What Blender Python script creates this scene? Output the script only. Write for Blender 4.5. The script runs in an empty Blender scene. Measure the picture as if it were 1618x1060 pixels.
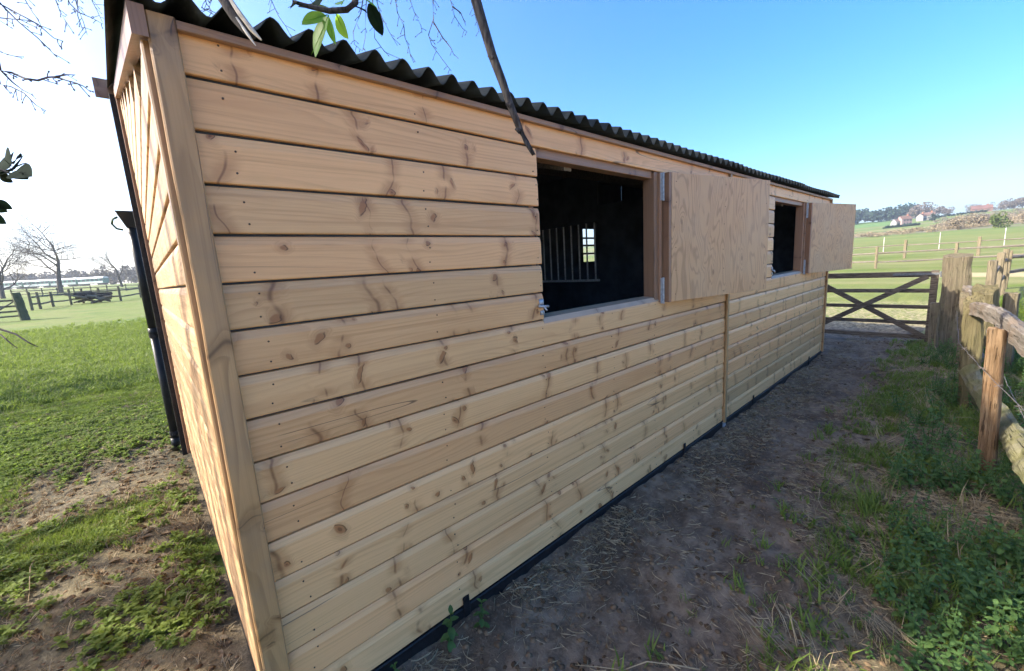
import bpy, math, random
import numpy as np
from mathutils import Vector, Matrix

random.seed(7); RNG = np.random.default_rng(11)
scene = bpy.context.scene
COL = scene.collection

# ------------------------------------------------------------------ camera
CAM = Vector((-0.1636, -1.4042, 1.4811))
YAW, PITCH, ROLL, FPX = math.radians(48.633), math.radians(-9.4243), math.radians(-3.571), 647.1
def cam_axes():
    f = Vector((math.cos(YAW)*math.cos(PITCH), math.sin(YAW)*math.cos(PITCH), math.sin(PITCH)))
    r = f.cross(Vector((0, 0, 1))).normalized(); u = r.cross(f)
    c, s = math.cos(ROLL), math.sin(ROLL)
    return c*r + s*u, -s*r + c*u, f
_r, _u, _f = cam_axes()
cd = bpy.data.cameras.new('camera'); cam = bpy.data.objects.new('camera', cd); COL.objects.link(cam)
M = Matrix.Identity(4)
for i in range(3):
    M[i][0], M[i][1], M[i][2], M[i][3] = _r[i], _u[i], -_f[i], CAM[i]
cam.matrix_world = M
cd.sensor_fit = 'HORIZONTAL'; cd.sensor_width = 36.0; cd.lens = 36.0*FPX/1618.0
cd.clip_start = 0.02; cd.clip_end = 6000
scene.camera = cam

# ------------------------------------------------------------------ sky and sun
SUN = Vector((-1.15, 0.80, 1.0)).normalized()
EL = math.asin(SUN.z); AZ = math.atan2(SUN.x, SUN.y)
w = bpy.data.worlds.new('World'); scene.world = w; w.use_nodes = True
nt = w.node_tree; bg = nt.nodes['Background']
sky = nt.nodes.new('ShaderNodeTexSky'); sky.sky_type = 'NISHITA'; sky.sun_disc = False
sky.sun_elevation = EL; sky.sun_rotation = AZ
sky.air_density = 0.8; sky.dust_density = 3.0; sky.ozone_density = 2.5; sky.altitude = 0
hs_ = nt.nodes.new('ShaderNodeHueSaturation'); hs_.inputs['Saturation'].default_value = 1.40; hs_.inputs['Hue'].default_value = 0.504
nt.links.new(sky.outputs[0], hs_.inputs['Color']); nt.links.new(hs_.outputs[0], bg.inputs[0]); bg.inputs[1].default_value = 0.15
sd = bpy.data.lights.new('sun', 'SUN'); sd.energy = 3.7; sd.angle = math.radians(0.53); sd.color = (1.0, 0.91, 0.77)
so = bpy.data.objects.new('sun', sd); COL.objects.link(so)
so.rotation_euler = SUN.to_track_quat('Z', 'Y').to_euler(); so.location = SUN*30
scene.view_settings.view_transform = 'Standard'; scene.view_settings.look = 'None'
scene.view_settings.exposure = 1.80; scene.view_settings.gamma = 1.0
scene.view_settings.use_curve_mapping = False
scene.cycles.max_bounces = 8; scene.cycles.diffuse_bounces = 4; scene.cycles.glossy_bounces = 3
scene.cycles.transmission_bounces = 4; scene.cycles.transparent_max_bounces = 6
scene.cycles.use_denoising = True; scene.cycles.use_adaptive_sampling = True; scene.cycles.adaptive_threshold = 0.02

# ------------------------------------------------------------------ node helper
class NT:
    def __init__(s, name):
        s.m = bpy.data.materials.new(name); s.m.use_nodes = True
        s.t = s.m.node_tree; s.t.nodes.clear()
        s.out = s.t.nodes.new('ShaderNodeOutputMaterial')
    def _in(s, sock, v):
        if v is None: return
        if isinstance(v, bpy.types.NodeSocket): s.t.links.new(v, sock)
        elif isinstance(v, (tuple, list)):
            if sock.type == 'RGBA' and len(v) == 3: v = (*v, 1)
            sock.default_value = v
        else: sock.default_value = v
    def n(s, typ, ins=(), out=0, **props):
        nd = s.t.nodes.new(typ)
        for k, v in props.items(): setattr(nd, k, v)
        it = ins.items() if isinstance(ins, dict) else enumerate(ins)
        for k, v in it: s._in(nd.inputs[k], v)
        return nd.outputs[out] if out is not None else nd
    def math(s, op, a, b=None, c=None): return s.n('ShaderNodeMath', [a, b, c], operation=op)
    def add(s, a, b): return s.math('ADD', a, b)
    def sub(s, a, b): return s.math('SUBTRACT', a, b)
    def mul(s, a, b): return s.math('MULTIPLY', a, b)
    def mad(s, a, b, c): return s.math('MULTIPLY_ADD', a, b, c)
    def ss(s, x, a, b, lo=0.0, hi=1.0):     # smoothstep a->b
        return s.n('ShaderNodeMapRange', [x, a, b, lo, hi], interpolation_type='SMOOTHSTEP')
    def vec(s, x=0, y=0, z=0): return s.n('ShaderNodeCombineXYZ', [x, y, z])
    def xyz(s, v):
        nd = s.n('ShaderNodeSeparateXYZ', [v], out=None); return nd.outputs
    def noise(s, v, scale=1, detail=3, rough=.5, dist=0, col=False, lac=2.0):
        return s.n('ShaderNodeTexNoise', {'Vector': v, 'Scale': scale, 'Detail': detail, 'Roughness': rough, 'Distortion': dist, 'Lacunarity': lac}, out=1 if col else 0)
    def vor(s, v, scale=1, rand=1, feature='F1', dim='2D'):
        return s.n('ShaderNodeTexVoronoi', {'Vector': v, 'Scale': scale, 'Randomness': rand}, out=None, voronoi_dimensions=dim, feature=feature)
    def mix(s, f, a, b, blend='MIX'):
        nd = s.t.nodes.new('ShaderNodeMix'); nd.data_type = 'RGBA'; nd.blend_type = blend
        s._in(nd.inputs[0], f); s._in(nd.inputs[6], a); s._in(nd.inputs[7], b)
        return nd.outputs[2]
    def ramp(s, x, stops):
        nd = s.t.nodes.new('ShaderNodeValToRGB'); s._in(nd.inputs[0], x)
        e = nd.color_ramp.elements
        while len(e) < len(stops): e.new(0.5)
        for el, (p, c) in zip(e, stops): el.position = p; el.color = (*c, 1) if len(c) == 3 else c
        return nd.outputs[0]
    def tc(s, o='Object'): return s.n('ShaderNodeTexCoord', out=None).outputs[o]
    def pos(s): return s.n('ShaderNodeNewGeometry', out=None).outputs['Position']
    def rnd(s): return s.n('ShaderNodeObjectInfo', out=None).outputs['Random']
    def attr(s, name, out=0): return s.n('ShaderNodeAttribute', out=None, attribute_name=name).outputs[out]
    def bump(s, h, strength=.3, dist=.01): return s.n('ShaderNodeBump', {'Height': h, 'Strength': strength, 'Distance': dist})
    def bsdf(s, col, rough=.7, bump=None, metal=0, spec=.3, trans=None, **kw):
        ins = {'Base Color': col, 'Roughness': rough, 'Metallic': metal, 'Specular IOR Level': spec}
        if bump is not None: ins['Normal'] = bump
        b = s.n('ShaderNodeBsdfPrincipled', {**ins, **kw})
        if trans:
            tb = s.n('ShaderNodeBsdfTranslucent', {'Color': trans[0]})
            b = s.n('ShaderNodeMixShader', [trans[1], b, tb])
        s.t.links.new(b, s.out.inputs[0]); return s.m

# ------------------------------------------------------------------ materials
def pine(name, base, late, heart, knotc, axis='x', knots=1.0, lines=60.0, val=(.80, 1.16), rough=.46, stain=0.0, con=.38):
    k = NT(name); X = k.xyz(k.tc()); r = k.rnd()
    if axis == 'x': u, v, d = X[0], X[2], X[1]
    elif axis == 'z': u, v, d = X[2], X[0], X[1]
    else: u, v, d = X[1], X[2], X[0]
    U = k.mad(r, 57.3, u); V = k.mad(r, 13.7, k.add(v, k.mul(d, .6)))
    wob = k.noise(k.vec(k.mul(U, .8), k.mul(V, 5), k.mul(r, 9)), 1, 2)
    wob2 = k.noise(k.vec(k.mul(U, 5), k.mul(V, 22), k.mul(r, 5)), 1, 2)
    # whorls every few hands along the board; the knots cluster on them
    bend = k.mul(k.sub(k.noise(k.vec(k.mul(U, .9), k.mul(V, 7.5), k.mul(r, 3)), 1, 1.5), .5), .15)
    v2 = k.n('ShaderNodeTexVoronoi', {'W': k.add(U, bend), 'Scale': 3.0, 'Randomness': 1.0}, out=None, voronoi_dimensions='1D', feature='F1')
    c2 = k.xyz(v2.outputs['Color']); d2 = v2.outputs['Distance']
    has = k.math('GREATER_THAN', c2[1], 1-.80*knots)
    gate = k.mul(k.ss(d2, .17, .08), has)
    br = k.noise(k.vec(k.mul(U, 2.2), k.mul(V, 17), 4.4), 1, 1)
    ex2 = k.mul(has, k.ss(br, .38, .58))
    line2 = k.mul(k.ss(d2, k.mad(c2[2], .026, .010), 0.0), ex2)
    halo2 = k.mul(k.ss(d2, .15, .0), ex2)
    # knots: tilted spindles of every length, each with its own tilt, rim and pith
    q3 = k.vec(k.add(k.mul(U, 11.5), k.mul(k.sub(wob2, .5), .5)), k.add(k.mul(V, 11.5), k.mul(k.sub(br, .5), .3)))
    v3 = k.vor(q3, 1, .85); C3 = k.xyz(v3.outputs['Color'])
    P3 = k.xyz(k.n('ShaderNodeVectorMath', [q3, v3.outputs['Position']], operation='SUBTRACT'))
    an = k.mul(k.sub(C3[0], .5), 2.3); ca, sa = k.math('COSINE', an), k.math('SINE', an)
    lx = k.add(k.mul(P3[0], ca), k.mul(P3[1], sa)); lz = k.sub(k.mul(P3[1], ca), k.mul(P3[0], sa))
    wx_ = k.mad(C3[2], .09, .055); wz_ = k.mad(k.mul(C3[1], C3[1]), .34, .10)
    ra, rb = k.math('DIVIDE', lx, wx_), k.math('DIVIDE', lz, wz_)
    d3 = k.math('SQRT', k.add(k.mul(ra, ra), k.mul(rb, rb)))
    d3 = k.add(d3, k.mul(k.sub(wob2, .5), .9))
    ex3 = k.math('MAXIMUM', k.mul(gate, k.math('GREATER_THAN', C3[2], .42)), k.math('GREATER_THAN', C3[2], 1-.035*knots))
    core3 = k.mul(k.ss(d3, 1.05, .55), ex3)
    edge3 = k.mul(k.mul(k.ss(k.math('ABSOLUTE', k.sub(d3, .92)), .28, .04), ex3), k.ss(ra, -.25, .55))
    pith3 = k.mul(k.ss(d3, .42, .15), k.mul(ex3, k.math('GREATER_THAN', C3[0], .55)))
    halo3 = k.mul(k.ss(d3, 3.0, .7), ex3)
    wv = k.add(k.mul(V, lines), k.mul(wob, 13.0))
    wv = k.add(wv, k.add(k.mul(halo3, 2.4), k.mul(halo2, 1.0)))
    fr = k.math('FRACT', wv)
    lw = k.mul(k.ss(fr, .30, .9), k.ss(fr, 1.0, .90))
    lw = k.mul(lw, k.ss(k.noise(k.vec(k.mul(U, 1.7), k.mul(V, 30), 7.7), 1, 2), .3, .7, .15, 1.0))
    fib = k.noise(k.vec(k.mul(U, 9), k.mul(V, 420), k.mul(d, 60)), 1, 3, .6)
    big = k.noise(k.vec(k.mul(U, 1.1), k.mul(V, 9), r), 1, 3, .6)
    str_ = k.noise(k.vec(k.mul(U, .7), k.mul(V, 46), k.mul(r, 2)), 1, 3, .6)
    col = k.mix(k.mul(lw, con), base, late)
    col = k.mix(k.ss(big, .50, .72, 0, .6), col, heart)
    col = k.mix(k.ss(str_, .50, .70, 0, .45), col, late)
    col = k.mix(k.ss(fib, .35, .75, 0, .16), col, late)
    col = k.mix(k.mul(halo2, .62), col, (heart[0]*.68, heart[1]*.62, heart[2]*.55))
    col = k.mix(k.mul(halo3, .42), col, (late[0]*.85, late[1]*.8, late[2]*.8))
    col = k.mix(k.mul(line2, .72), col, tuple(c*.85 for c in knotc))
    col = k.mix(k.mul(core3, .85), col, (heart[0]*.56, heart[1]*.43, heart[2]*.36))
    col = k.mix(k.mul(edge3, .85), col, tuple(c*.5 for c in knotc))
    col = k.mix(k.mul(pith3, .7), col, tuple(c*.6 for c in knotc))
    core1 = core3
    chk = k.mul(k.ss(k.math('ABSOLUTE', k.sub(k.noise(k.vec(k.mul(U, .55), k.mul(V, 10), k.mul(r, 77)), 1, 1), .5)), .006, .0015), k.ss(k.noise(k.vec(k.mul(U, 1.2), k.mul(r, 30), 9), 1, 0), .60, .66))
    col = k.mix(k.mul(chk, .75), col, (.07, .04, .025))
    hue = k.math('FRACT', k.mul(r, 7.31))
    col = k.mix(k.ss(hue, .2, .9, 0, .5), col, k.mix(1.0, col, (1.0, .86, .80), 'MULTIPLY'))
    if stain:
        st = k.noise(k.vec(k.mul(u, 3), k.mul(v, 3), r), 1, 4, .6)
        col = k.mix(k.ss(st, .45, .7, 0, stain), col, (.16, .13, .10))
    col = k.mix(1.0, col, k.n('ShaderNodeMapRange', [r, 0, 1, val[0], val[1]]), 'MULTIPLY')
    h = k.add(k.mul(lw, .5), k.add(k.mul(fib, .5), k.mul(core1, .6)))
    return k.bsdf(col, k.ss(fib, .2, .8, rough-.08, rough+.1), k.bump(h, .2, .0015), spec=.5)

PINE = pine('pine_cladding', (.73, .425, .190), (.47, .237, .086), (.59, .306, .121), (.21, .080, .028))
PINE_END = pine('sunlit_end_cladding', (.56, .365, .19), (.25, .135, .055), (.40, .235, .115), (.20, .09, .035), con=.75, lines=38, rough=.6)  # same pine with stronger grain; base darkened to offset the sun on this wall
TRIM = pine('treated_trim', (.42, .255, .110), (.19, .105, .040), (.28, .165, .068), (.10, .052, .022), axis='z', lines=22, knots=.5, stain=.35, con=.55)
BROWN = pine('brown_frame_wood', (.30, .170, .098), (.18, .095, .052), (.235, .125, .072), (.09, .045, .025), axis='z', lines=90, knots=.5)
BROWNX = pine('brown_rail_wood', (.30, .170, .098), (.18, .095, .052), (.235, .125, .072), (.09, .045, .025), axis='x', lines=90, knots=.5)
SILLM = pine('sill_wood', (.42, .31, .21), (.30, .21, .13), (.34, .24, .15), (.14, .08, .05), axis='x', lines=80, knots=.4, stain=.4)

def plywood():
    k = NT('plywood'); X = k.xyz(k.tc()); r = k.rnd()
    u = k.mad(r, 31, X[0]); v = k.mad(r, 17, X[2])
    big = k.noise(k.vec(k.mul(u, 4.2), k.mul(v, 1.0), r), 1, 2.6, .5, .5)
    kn = k.vor(k.vec(k.mul(u, 6), k.mul(v, 3.2)), 1, .9)
    ex = k.math('GREATER_THAN', k.xyz(kn.outputs['Color'])[0], .72)
    halo = k.mul(k.ss(kn.outputs['Distance'], .42, .02), ex)
    wv = k.add(k.mul(big, 40), k.mul(halo, 4.0))
    tri = k.math('PINGPONG', wv, 1.0)
    fib = k.noise(k.vec(k.mul(u, 260), k.mul(v, 7)), 1, 3, .6)
    bl = k.noise(k.vec(k.mul(u, 2), k.mul(v, 2), 5), 1, 3)
    col = k.mix(k.ss(tri, .45, .95, 0, .6), (.53, .305, .140), (.27, .135, .055))
    col = k.mix(k.ss(fib, .35, .7, 0, .3), col, (.38, .225, .115))
    col = k.mix(k.ss(bl, .4, .7, 0, .3), col, (.46, .33, .20))
    col = k.mix(k.mul(k.mul(k.ss(kn.outputs['Distance'], .09, .03), ex), .6), col, (.15, .075, .04))
    return k.bsdf(col, .5, k.bump(k.add(tri, fib), .2, .0015), spec=.5)
PLY = plywood()

def simple(name, col, rough=.6, metal=0, nscale=30, var=.25, bump=.1, bd=.003, spec=.3, col2=None, stretch=(1, 1, 1), **kw):
    k = NT(name); X = k.xyz(k.tc()); r = k.rnd()
    v = k.vec(k.mad(r, 11, k.mul(X[0], stretch[0])), k.mad(r, 7, k.mul(X[1], stretch[1])), k.mul(X[2], stretch[2]))
    n = k.noise(v, nscale, 4, .6)
    c = k.mix(k.ss(n, .3, .7), tuple(x*(1-var) for x in col), col2 or tuple(min(1, x*(1+var)) for x in col))
    c = k.mix(1.0, c, k.n('ShaderNodeMapRange', [r, 0, 1, .88, 1.12]), 'MULTIPLY')
    return k.bsdf(c, rough, k.bump(n, bump, bd) if bump else None, metal, spec, **kw)

BLACKSTEEL = simple('black_steel', (.012, .012, .013), .5, 0, 40, .4, .1)
GALV = simple('galvanised_steel', (.36, .38, .40), .45, .6, 60, .18, .08)
BARM = simple('bar_steel', (.80, .82, .84), .4, .0, 60, .2, .05)
PIPE = simple('black_plastic_pipe', (.018, .02, .021), .38, 0, 12, .25, .05)
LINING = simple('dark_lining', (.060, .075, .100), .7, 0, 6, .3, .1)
DARKWOOD = simple('dark_interior_timber', (.17, .15, .14), .8, 0, 12, .3, .2, stretch=(.3, 5, 5))
SCREW = simple('screw_head', (.075, .05, .035), .55, .3, 60, .2, 0)
GATEWOOD = simple('creosoted_gate_wood', (.085, .066, .048), .85, 0, 14, .4, .35, .004, col2=(.16, .13, .098), stretch=(6, .6, 6))

def roofmat():
    k = NT('bitumen_roof_sheet'); p = k.tc()
    n = k.noise(p, 160, 3, .7); b = k.noise(p, 2.2, 4, .6); s = k.noise(k.vec(k.mul(k.xyz(p)[0], 30), k.mul(k.xyz(p)[1], 2), 0), 1, 3)
    c = k.mix(k.ss(b, .35, .7), (.020, .025, .026), (.045, .050, .047))
    c = k.mix(k.ss(s, .5, .75, 0, .4), c, (.10, .11, .10))
    return k.bsdf(c, .82, k.bump(n, .5, .003), spec=.2)
ROOF = roofmat()

def oldwood(name, a, b, c, moss=0.0, axis=2):
    k = NT(name); X = k.xyz(k.tc()); r = k.rnd()
    st = [9, 9, 9]; st[axis] = .4
    P = k.vec(k.mad(r, 9, k.mul(X[0], st[0])), k.mad(r, 5, k.mul(X[1], st[1])), k.mul(X[2], st[2]))
    n = k.noise(P, 3.4, 6, .7, .5); f = k.noise(P, 11, 4, .7); bl = k.noise(k.tc(), 5.0, 5, .65)
    col = k.mix(k.ss(n, .32, .68), a, b)
    col = k.mix(k.ss(bl, .42, .62, 0, .85), col, c)
    crack = k.ss(f, .40, .33)
    col = k.mix(k.mul(crack, .8), col, (.02, .016, .012))
    if moss:
        up = k.ss(k.noise(k.tc(), 6, 4, .7), .62-.3*moss, .75-.2*moss)
        col = k.mix(k.mul(up, min(1, moss*1.2)), col, (.135, .135, .055))
    h = k.add(n, k.mul(crack, -.6))
    return k.bsdf(col, .9, k.bump(h, 1.0, .02), spec=.12)
OLD_GREY = oldwood('weathered_grey_rail', (.12, .105, .085), (.25, .22, .185), (.18, .14, .105), .15, axis=0)
OLD_MOSS = oldwood('mossy_rail', (.13, .12, .08), (.25, .23, .15), (.18, .17, .08), .6, axis=0)
OLD_POST = oldwood('old_gate_post_wood', (.085, .068, .045), (.20, .165, .11), (.145, .125, .08), .25)
ORANGE_POST = oldwood('split_orange_post', (.12, .072, .036), (.28, .19, .11), (.185, .108, .055), .08)
OLIVE_POST = oldwood('algae_covered_post', (.075, .062, .034), (.165, .140, .075), (.12, .105, .052), .25)
FENCE_WOOD = oldwood('field_fence_wood', (.12, .10, .065), (.225, .185, .125), (.18, .15, .095), .15)
FENCE_RAIL = oldwood('field_rail_wood', (.12, .105, .09), (.22, .195, .165), (.17, .14, .11), .1, axis=0)
BARK = oldwood('grey_bark', (.07, .06, .05), (.15, .13, .11), (.11, .10, .07), .25)
TWIG = simple('twig_bark', (.055, .047, .050), .8, 0, 40, .35, .2)
STICKM = simple('dead_stick_bark', (.030, .026, .027), .9, 0, 50, .4, .4, spec=.1, col2=(.07, .064, .062), stretch=(3, 3, .4))
WIRE = simple('barbed_wire_steel', (.16, .14, .125), .6, .4, 80, .3, 0)

def leafmat(name, c1, c2, trans, f=.4, rough=.5, var=None):
    k = NT(name); p = k.pos(); n = k.noise(p, 11, 3, .6); n2 = k.noise(p, 70, 2, .6)
    c = k.mix(k.ss(n, .35, .65), c1, c2)
    c = k.mix(k.ss(n2, .4, .8, 0, .35), c, var or tuple(x*1.5 for x in c2))
    return k.bsdf(c, rough, None, 0, .25 if rough < .8 else .03, trans=(trans, f))
GRASSM = leafmat('grass_blade', (.085, .140, .022), (.145, .195, .035), (.24, .33, .05), .35, .6, var=(.24, .23, .08))
WEEDM = leafmat('weed_leaf', (.085, .130, .022), (.155, .195, .032), (.26, .38, .05), .42, .7)
NETTLEM = leafmat('nettle_leaf', (.045, .095, .028), (.085, .150, .042), (.14, .26, .05), .33, .7)
SPRINGLEAF = leafmat('fresh_spring_leaf', (.085, .20, .025), (.12, .25, .035), (.36, .62, .05), .55, .4)
DARKLEAF = leafmat('evergreen_leaf', (.008, .016, .012), (.014, .024, .016), (.01, .03, .015), .15, .9)
STRAWM = leafmat('straw', (.25, .19, .105), (.37, .29, .17), (.25, .2, .12), .15, .7, var=(.45, .38, .25))
DEADLEAF = leafmat('dead_leaf', (.12, .085, .05), (.21, .16, .10), (.2, .13, .06), .2, .8, var=(.32, .27, .20))

# ------------------------------------------------------------------ mesh helpers
class MB:
    def __init__(s): s.v = []; s.f = []
    def add(s, vs, fs):
        o = len(s.v); s.v += [tuple(p) for p in vs]; s.f += [tuple(i+o for i in f) for f in fs]; return s
    def box(s, x0, x1, y0, y1, z0, z1):
        return s.add([(x, y, z) for x in (x0, x1) for y in (y0, y1) for z in (z0, z1)],
                     [(0, 1, 3, 2), (4, 6, 7, 5), (0, 4, 5, 1), (2, 3, 7, 6), (0, 2, 6, 4), (1, 5, 7, 3)])
    def cbox(s, x0, x1, y0, y1, z0, z1, c=.003):          # box with chamfered long edges
        L = [x1-x0, y1-y0, z1-z0]; a = L.index(max(L)); lo = [x0, y0, z0]; hi = [x1, y1, z1]
        b, d = [i for i in range(3) if i != a]
        ring = [(lo[b]+c, lo[d]), (hi[b]-c, lo[d]), (hi[b], lo[d]+c), (hi[b], hi[d]-c), (hi[b]-c, hi[d]), (lo[b]+c, hi[d]), (lo[b], hi[d]-c), (lo[b], lo[d]+c)]
        vs = []
        for t in (lo[a], hi[a]):
            for p, q in ring:
                w_ = [0, 0, 0]; w_[a] = t; w_[b] = p; w_[d] = q; vs.append(w_)
        fs = [tuple(range(7, -1, -1)), tuple(range(8, 16))] + [(i, (i+1) % 8, 8+(i+1) % 8, 8+i) for i in range(8)]
        return s.add(vs, fs)
    def tube(s, pts, rad, n=8, cap=True, jit=0, seed=0):
        rg = random.Random(seed); pts = [Vector(p) for p in pts]
        if not isinstance(rad, (list, tuple)): rad = [rad]*len(pts)
        vs = []; fs = []; ref = Vector((0, 0, 1))
        prof = [1+rg.uniform(-jit, jit) for _ in range(n)]
        for i, p in enumerate(pts):
            t = (pts[min(i+1, len(pts)-1)]-pts[max(i-1, 0)]).normalized()
            r_ = Vector((.31, .91, .27)) if abs(t.z) > .9 else ref
            a = t.cross(r_).normalized(); b = t.cross(a)
            for j in range(n):
                q = 2*math.pi*j/n; k = rad[i]*prof[j]*(1+rg.uniform(-jit, jit)*.5)
                vs.append(p+a*math.cos(q)*k+b*math.sin(q)*k)
        for i in range(len(pts)-1):
            for j in range(n):
                fs.append((i*n+j, i*n+(j+1) % n, (i+1)*n+(j+1) % n, (i+1)*n+j))
        if cap: fs += [tuple(range(n-1, -1, -1)), tuple(range((len(pts)-1)*n, len(pts)*n))]
        return s.add(vs, fs)
    def build(s, name, mat, parent=None, loc=None, rot=None, smooth=False):
        me = bpy.data.meshes.new(name); me.from_pydata(s.v, [], s.f); me.update()
        return link(name, me, mat, parent, loc, rot, smooth)
def link(name, me, mat, parent=None, loc=None, rot=None, smooth=False):
    if mat and not me.materials: me.materials.append(mat)
    if smooth: me.polygons.foreach_set('use_smooth', [True]*len(me.polygons))
    o = bpy.data.objects.new(name, me); COL.objects.link(o)
    if parent: o.parent = parent
    if loc is not None: o.location = loc
    if rot is not None: o.rotation_euler = rot
    return o
def fast_mesh(name, V, F):
    V = np.asarray(V, np.float32); F = np.asarray(F, np.int32); k = F.shape[1]
    me = bpy.data.meshes.new(name); me.vertices.add(len(V)); me.vertices.foreach_set('co', V.ravel())
    me.loops.add(F.size); me.loops.foreach_set('vertex_index', F.ravel())
    me.polygons.add(len(F)); me.polygons.foreach_set('loop_start', np.arange(0, F.size, k, dtype=np.int32))
    me.update(calc_edges=True); return me
def empty(name, loc=(0, 0, 0), parent=None):
    o = bpy.data.objects.new(name, None); COL.objects.link(o); o.location = loc; o.empty_display_size = .1
    if parent: o.parent = parent
    return o
def tag(o, label=None, cat=None, group=None, kind=None):
    for k, v in (('label', label), ('category', cat), ('group', group), ('kind', kind)):
        if v: o[k] = v
    return o

# value noise in numpy
_P = RNG.random((256, 256))
def vnoise(x, y):
    x = np.asarray(x, float); y = np.asarray(y, float)
    xi = np.floor(x).astype(int); yi = np.floor(y).astype(int); fx = x-xi; fy = y-yi
    fx = fx*fx*(3-2*fx); fy = fy*fy*(3-2*fy)
    g = lambda a, b: _P[a & 255, b & 255]
    return (g(xi, yi)*(1-fx)+g(xi+1, yi)*fx)*(1-fy)+(g(xi, yi+1)*(1-fx)+g(xi+1, yi+1)*fx)*fy
def fbm(x, y, o=4, g=.5):
    s = 0; a = 1; t = 0
    for i in range(o): s = s+a*vnoise(x*2**i+17.3*i, y*2**i+9.1*i); t += a; a *= g
    return s/t
def sstep(x, a, b): t = np.clip((x-a)/(b-a), 0, 1); return t*t*(3-2*t)

# ------------------------------------------------------------------ ground
GZ = -.08
FX = ([0, 20, 40, 68, 130, 214, 330, 464, 508, 560, 620, 690, 760, 1000, 1800, 4000], [GZ, GZ, .0, .4, 1.8, 4.7, 9, 15.4, 18.6, 23.5, 27, 30, 31, 26, 10, 0])
FY = ([0, 12, 32, 56, 118, 160, 265, 330, 600, 1200, 4000], [GZ, -.06, .28, .88, 1.95, 2.9, 5.1, 6.2, 10, 12, 12])
def ground_z(x, y, fine=True):
    x = np.asarray(x, float); y = np.asarray(y, float); r = np.hypot(x, y); a = np.degrees(np.arctan2(y, x))
    wx = 1-sstep(np.abs(a+5), 35, 75)
    wy = sstep(a, 40, 75)*(1-sstep(a, 140, 175))
    z = np.interp(r, *FX)*wx+np.interp(r, *FY)*wy+(GZ+.0*r)*np.clip(1-wx-wy, 0, 1)
    far = sstep(r, 60, 400); z = z+far*(fbm(x*.006+3, y*.006+8, 3)-.5)*3.0*np.clip(r/600, 0, 1)
    if fine:
        near = 1-sstep(r, 14, 30)
        shed = sstep(x, -.3, -.02)*(1-sstep(x, 7.2, 7.5))*sstep(y, .01, .09)*(1-sstep(y, 3.4, 3.7))
        lump = (fbm(x*1.1, y*1.1, 3)-.5)*.10+(fbm(x*5, y*5, 3)-.5)*.035+(fbm(x*16, y*16, 2)-.5)*.018
        path = sstep(y, -1.3, -.9)*(1-sstep(y, .1, .3))*sstep(x, -1, 0)
        hoof = (np.clip(.45-np.abs(fbm(x*6+40, y*6+3, 2)-.5)*5, 0, 1)*-.05+(fbm(x*3+4, y*3+9, 2)-.5)*.05)*path
        wallside = sstep(y, -.30, -.06)*(1-sstep(y, .05, .10))*sstep(x, -.1, .1)*(1-sstep(x, 7.1, 7.3))
        z = z+near*(1-shed)*(lump*(1-.7*wallside)+hoof+.006)+shed*-.05+wallside*.030
        bank = sstep(-y, 1.35, 2.4)*sstep(x, 0, 1.5)*(1-sstep(x, 9, 11)); z = z+bank*.05
    return z
def axis_pts(lo, hi, step, far, g):
    c = list(np.arange(lo, hi+1e-6, step)); s = step; a = hi
    up = []
    while a < far: s *= g; a += s; up.append(a)
    s = step; a = lo; dn = []
    while a > -far: s *= g; a -= s; dn.append(a)
    return np.array(dn[::-1]+c+up)
gx = axis_pts(-3.2, 9.2, .045, 3600, 1.075); gy = axis_pts(-3.0, 7.5, .045, 3600, 1.075)
XX, YY = np.meshgrid(gx, gy, indexing='ij'); ZZ = ground_z(XX, YY)
nx, ny = XX.shape
idx = np.arange(nx*ny).reshape(nx, ny)
F = np.stack([idx[:-1, :-1], idx[1:, :-1], idx[1:, 1:], idx[:-1, 1:]], -1).reshape(-1, 4)
me = fast_mesh('ground', np.stack([XX, YY, ZZ], -1).reshape(-1, 3), F)
def grass_mask(x, y):
    left = sstep(-x, -.6, .2)*(x < .3)
    n = fbm(x*1.3+5, y*1.3+2, 4); n2 = fbm(x*.35+1, y*.35+7, 3)
    gl = sstep(n+.30*sstep(y, 3.5, 9.0)-.06, .42, .66)
    gl = np.where(y > 5, np.maximum(gl, sstep(y, 5.2, 8.5)*(1-.55*sstep(n2, .47, .58)*(1-sstep(y, 14, 22)))), gl)
    edge = -.66-.25*(n-.5)*2-.09*np.clip(4-x, 0, 3)
    gr = sstep(edge-y, -.1, .35)*sstep(n, .30, .55)
    strip = sstep(x, 9.6, 12.0)
    g = np.where(x < .3, gl, np.maximum(gr, strip))
    g = np.where(y > 3.6, np.where(x > .3, np.maximum(g, sstep(y, 3.6, 5)), g), g)
    return np.clip(g, 0, 1)
GM = grass_mask(XX, YY); GM = np.where((XX > .1) & (XX < 9.4) & (YY < .2), GM*.30, GM)
path = (sstep(YY, -1.5, -.8)*(1-sstep(YY, 2, 3))*sstep(XX, -.4, .3)*(1-sstep(XX, 9.0, 10.5))).ravel()
at = me.color_attributes.new('zone', 'FLOAT_COLOR', 'POINT')
farf = sstep(np.hypot(XX, YY), 90, 200).ravel()
at.data.foreach_set('color', np.stack([GM.ravel(), path, farf, np.ones(nx*ny)], -1).astype(np.float32).ravel())
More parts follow.
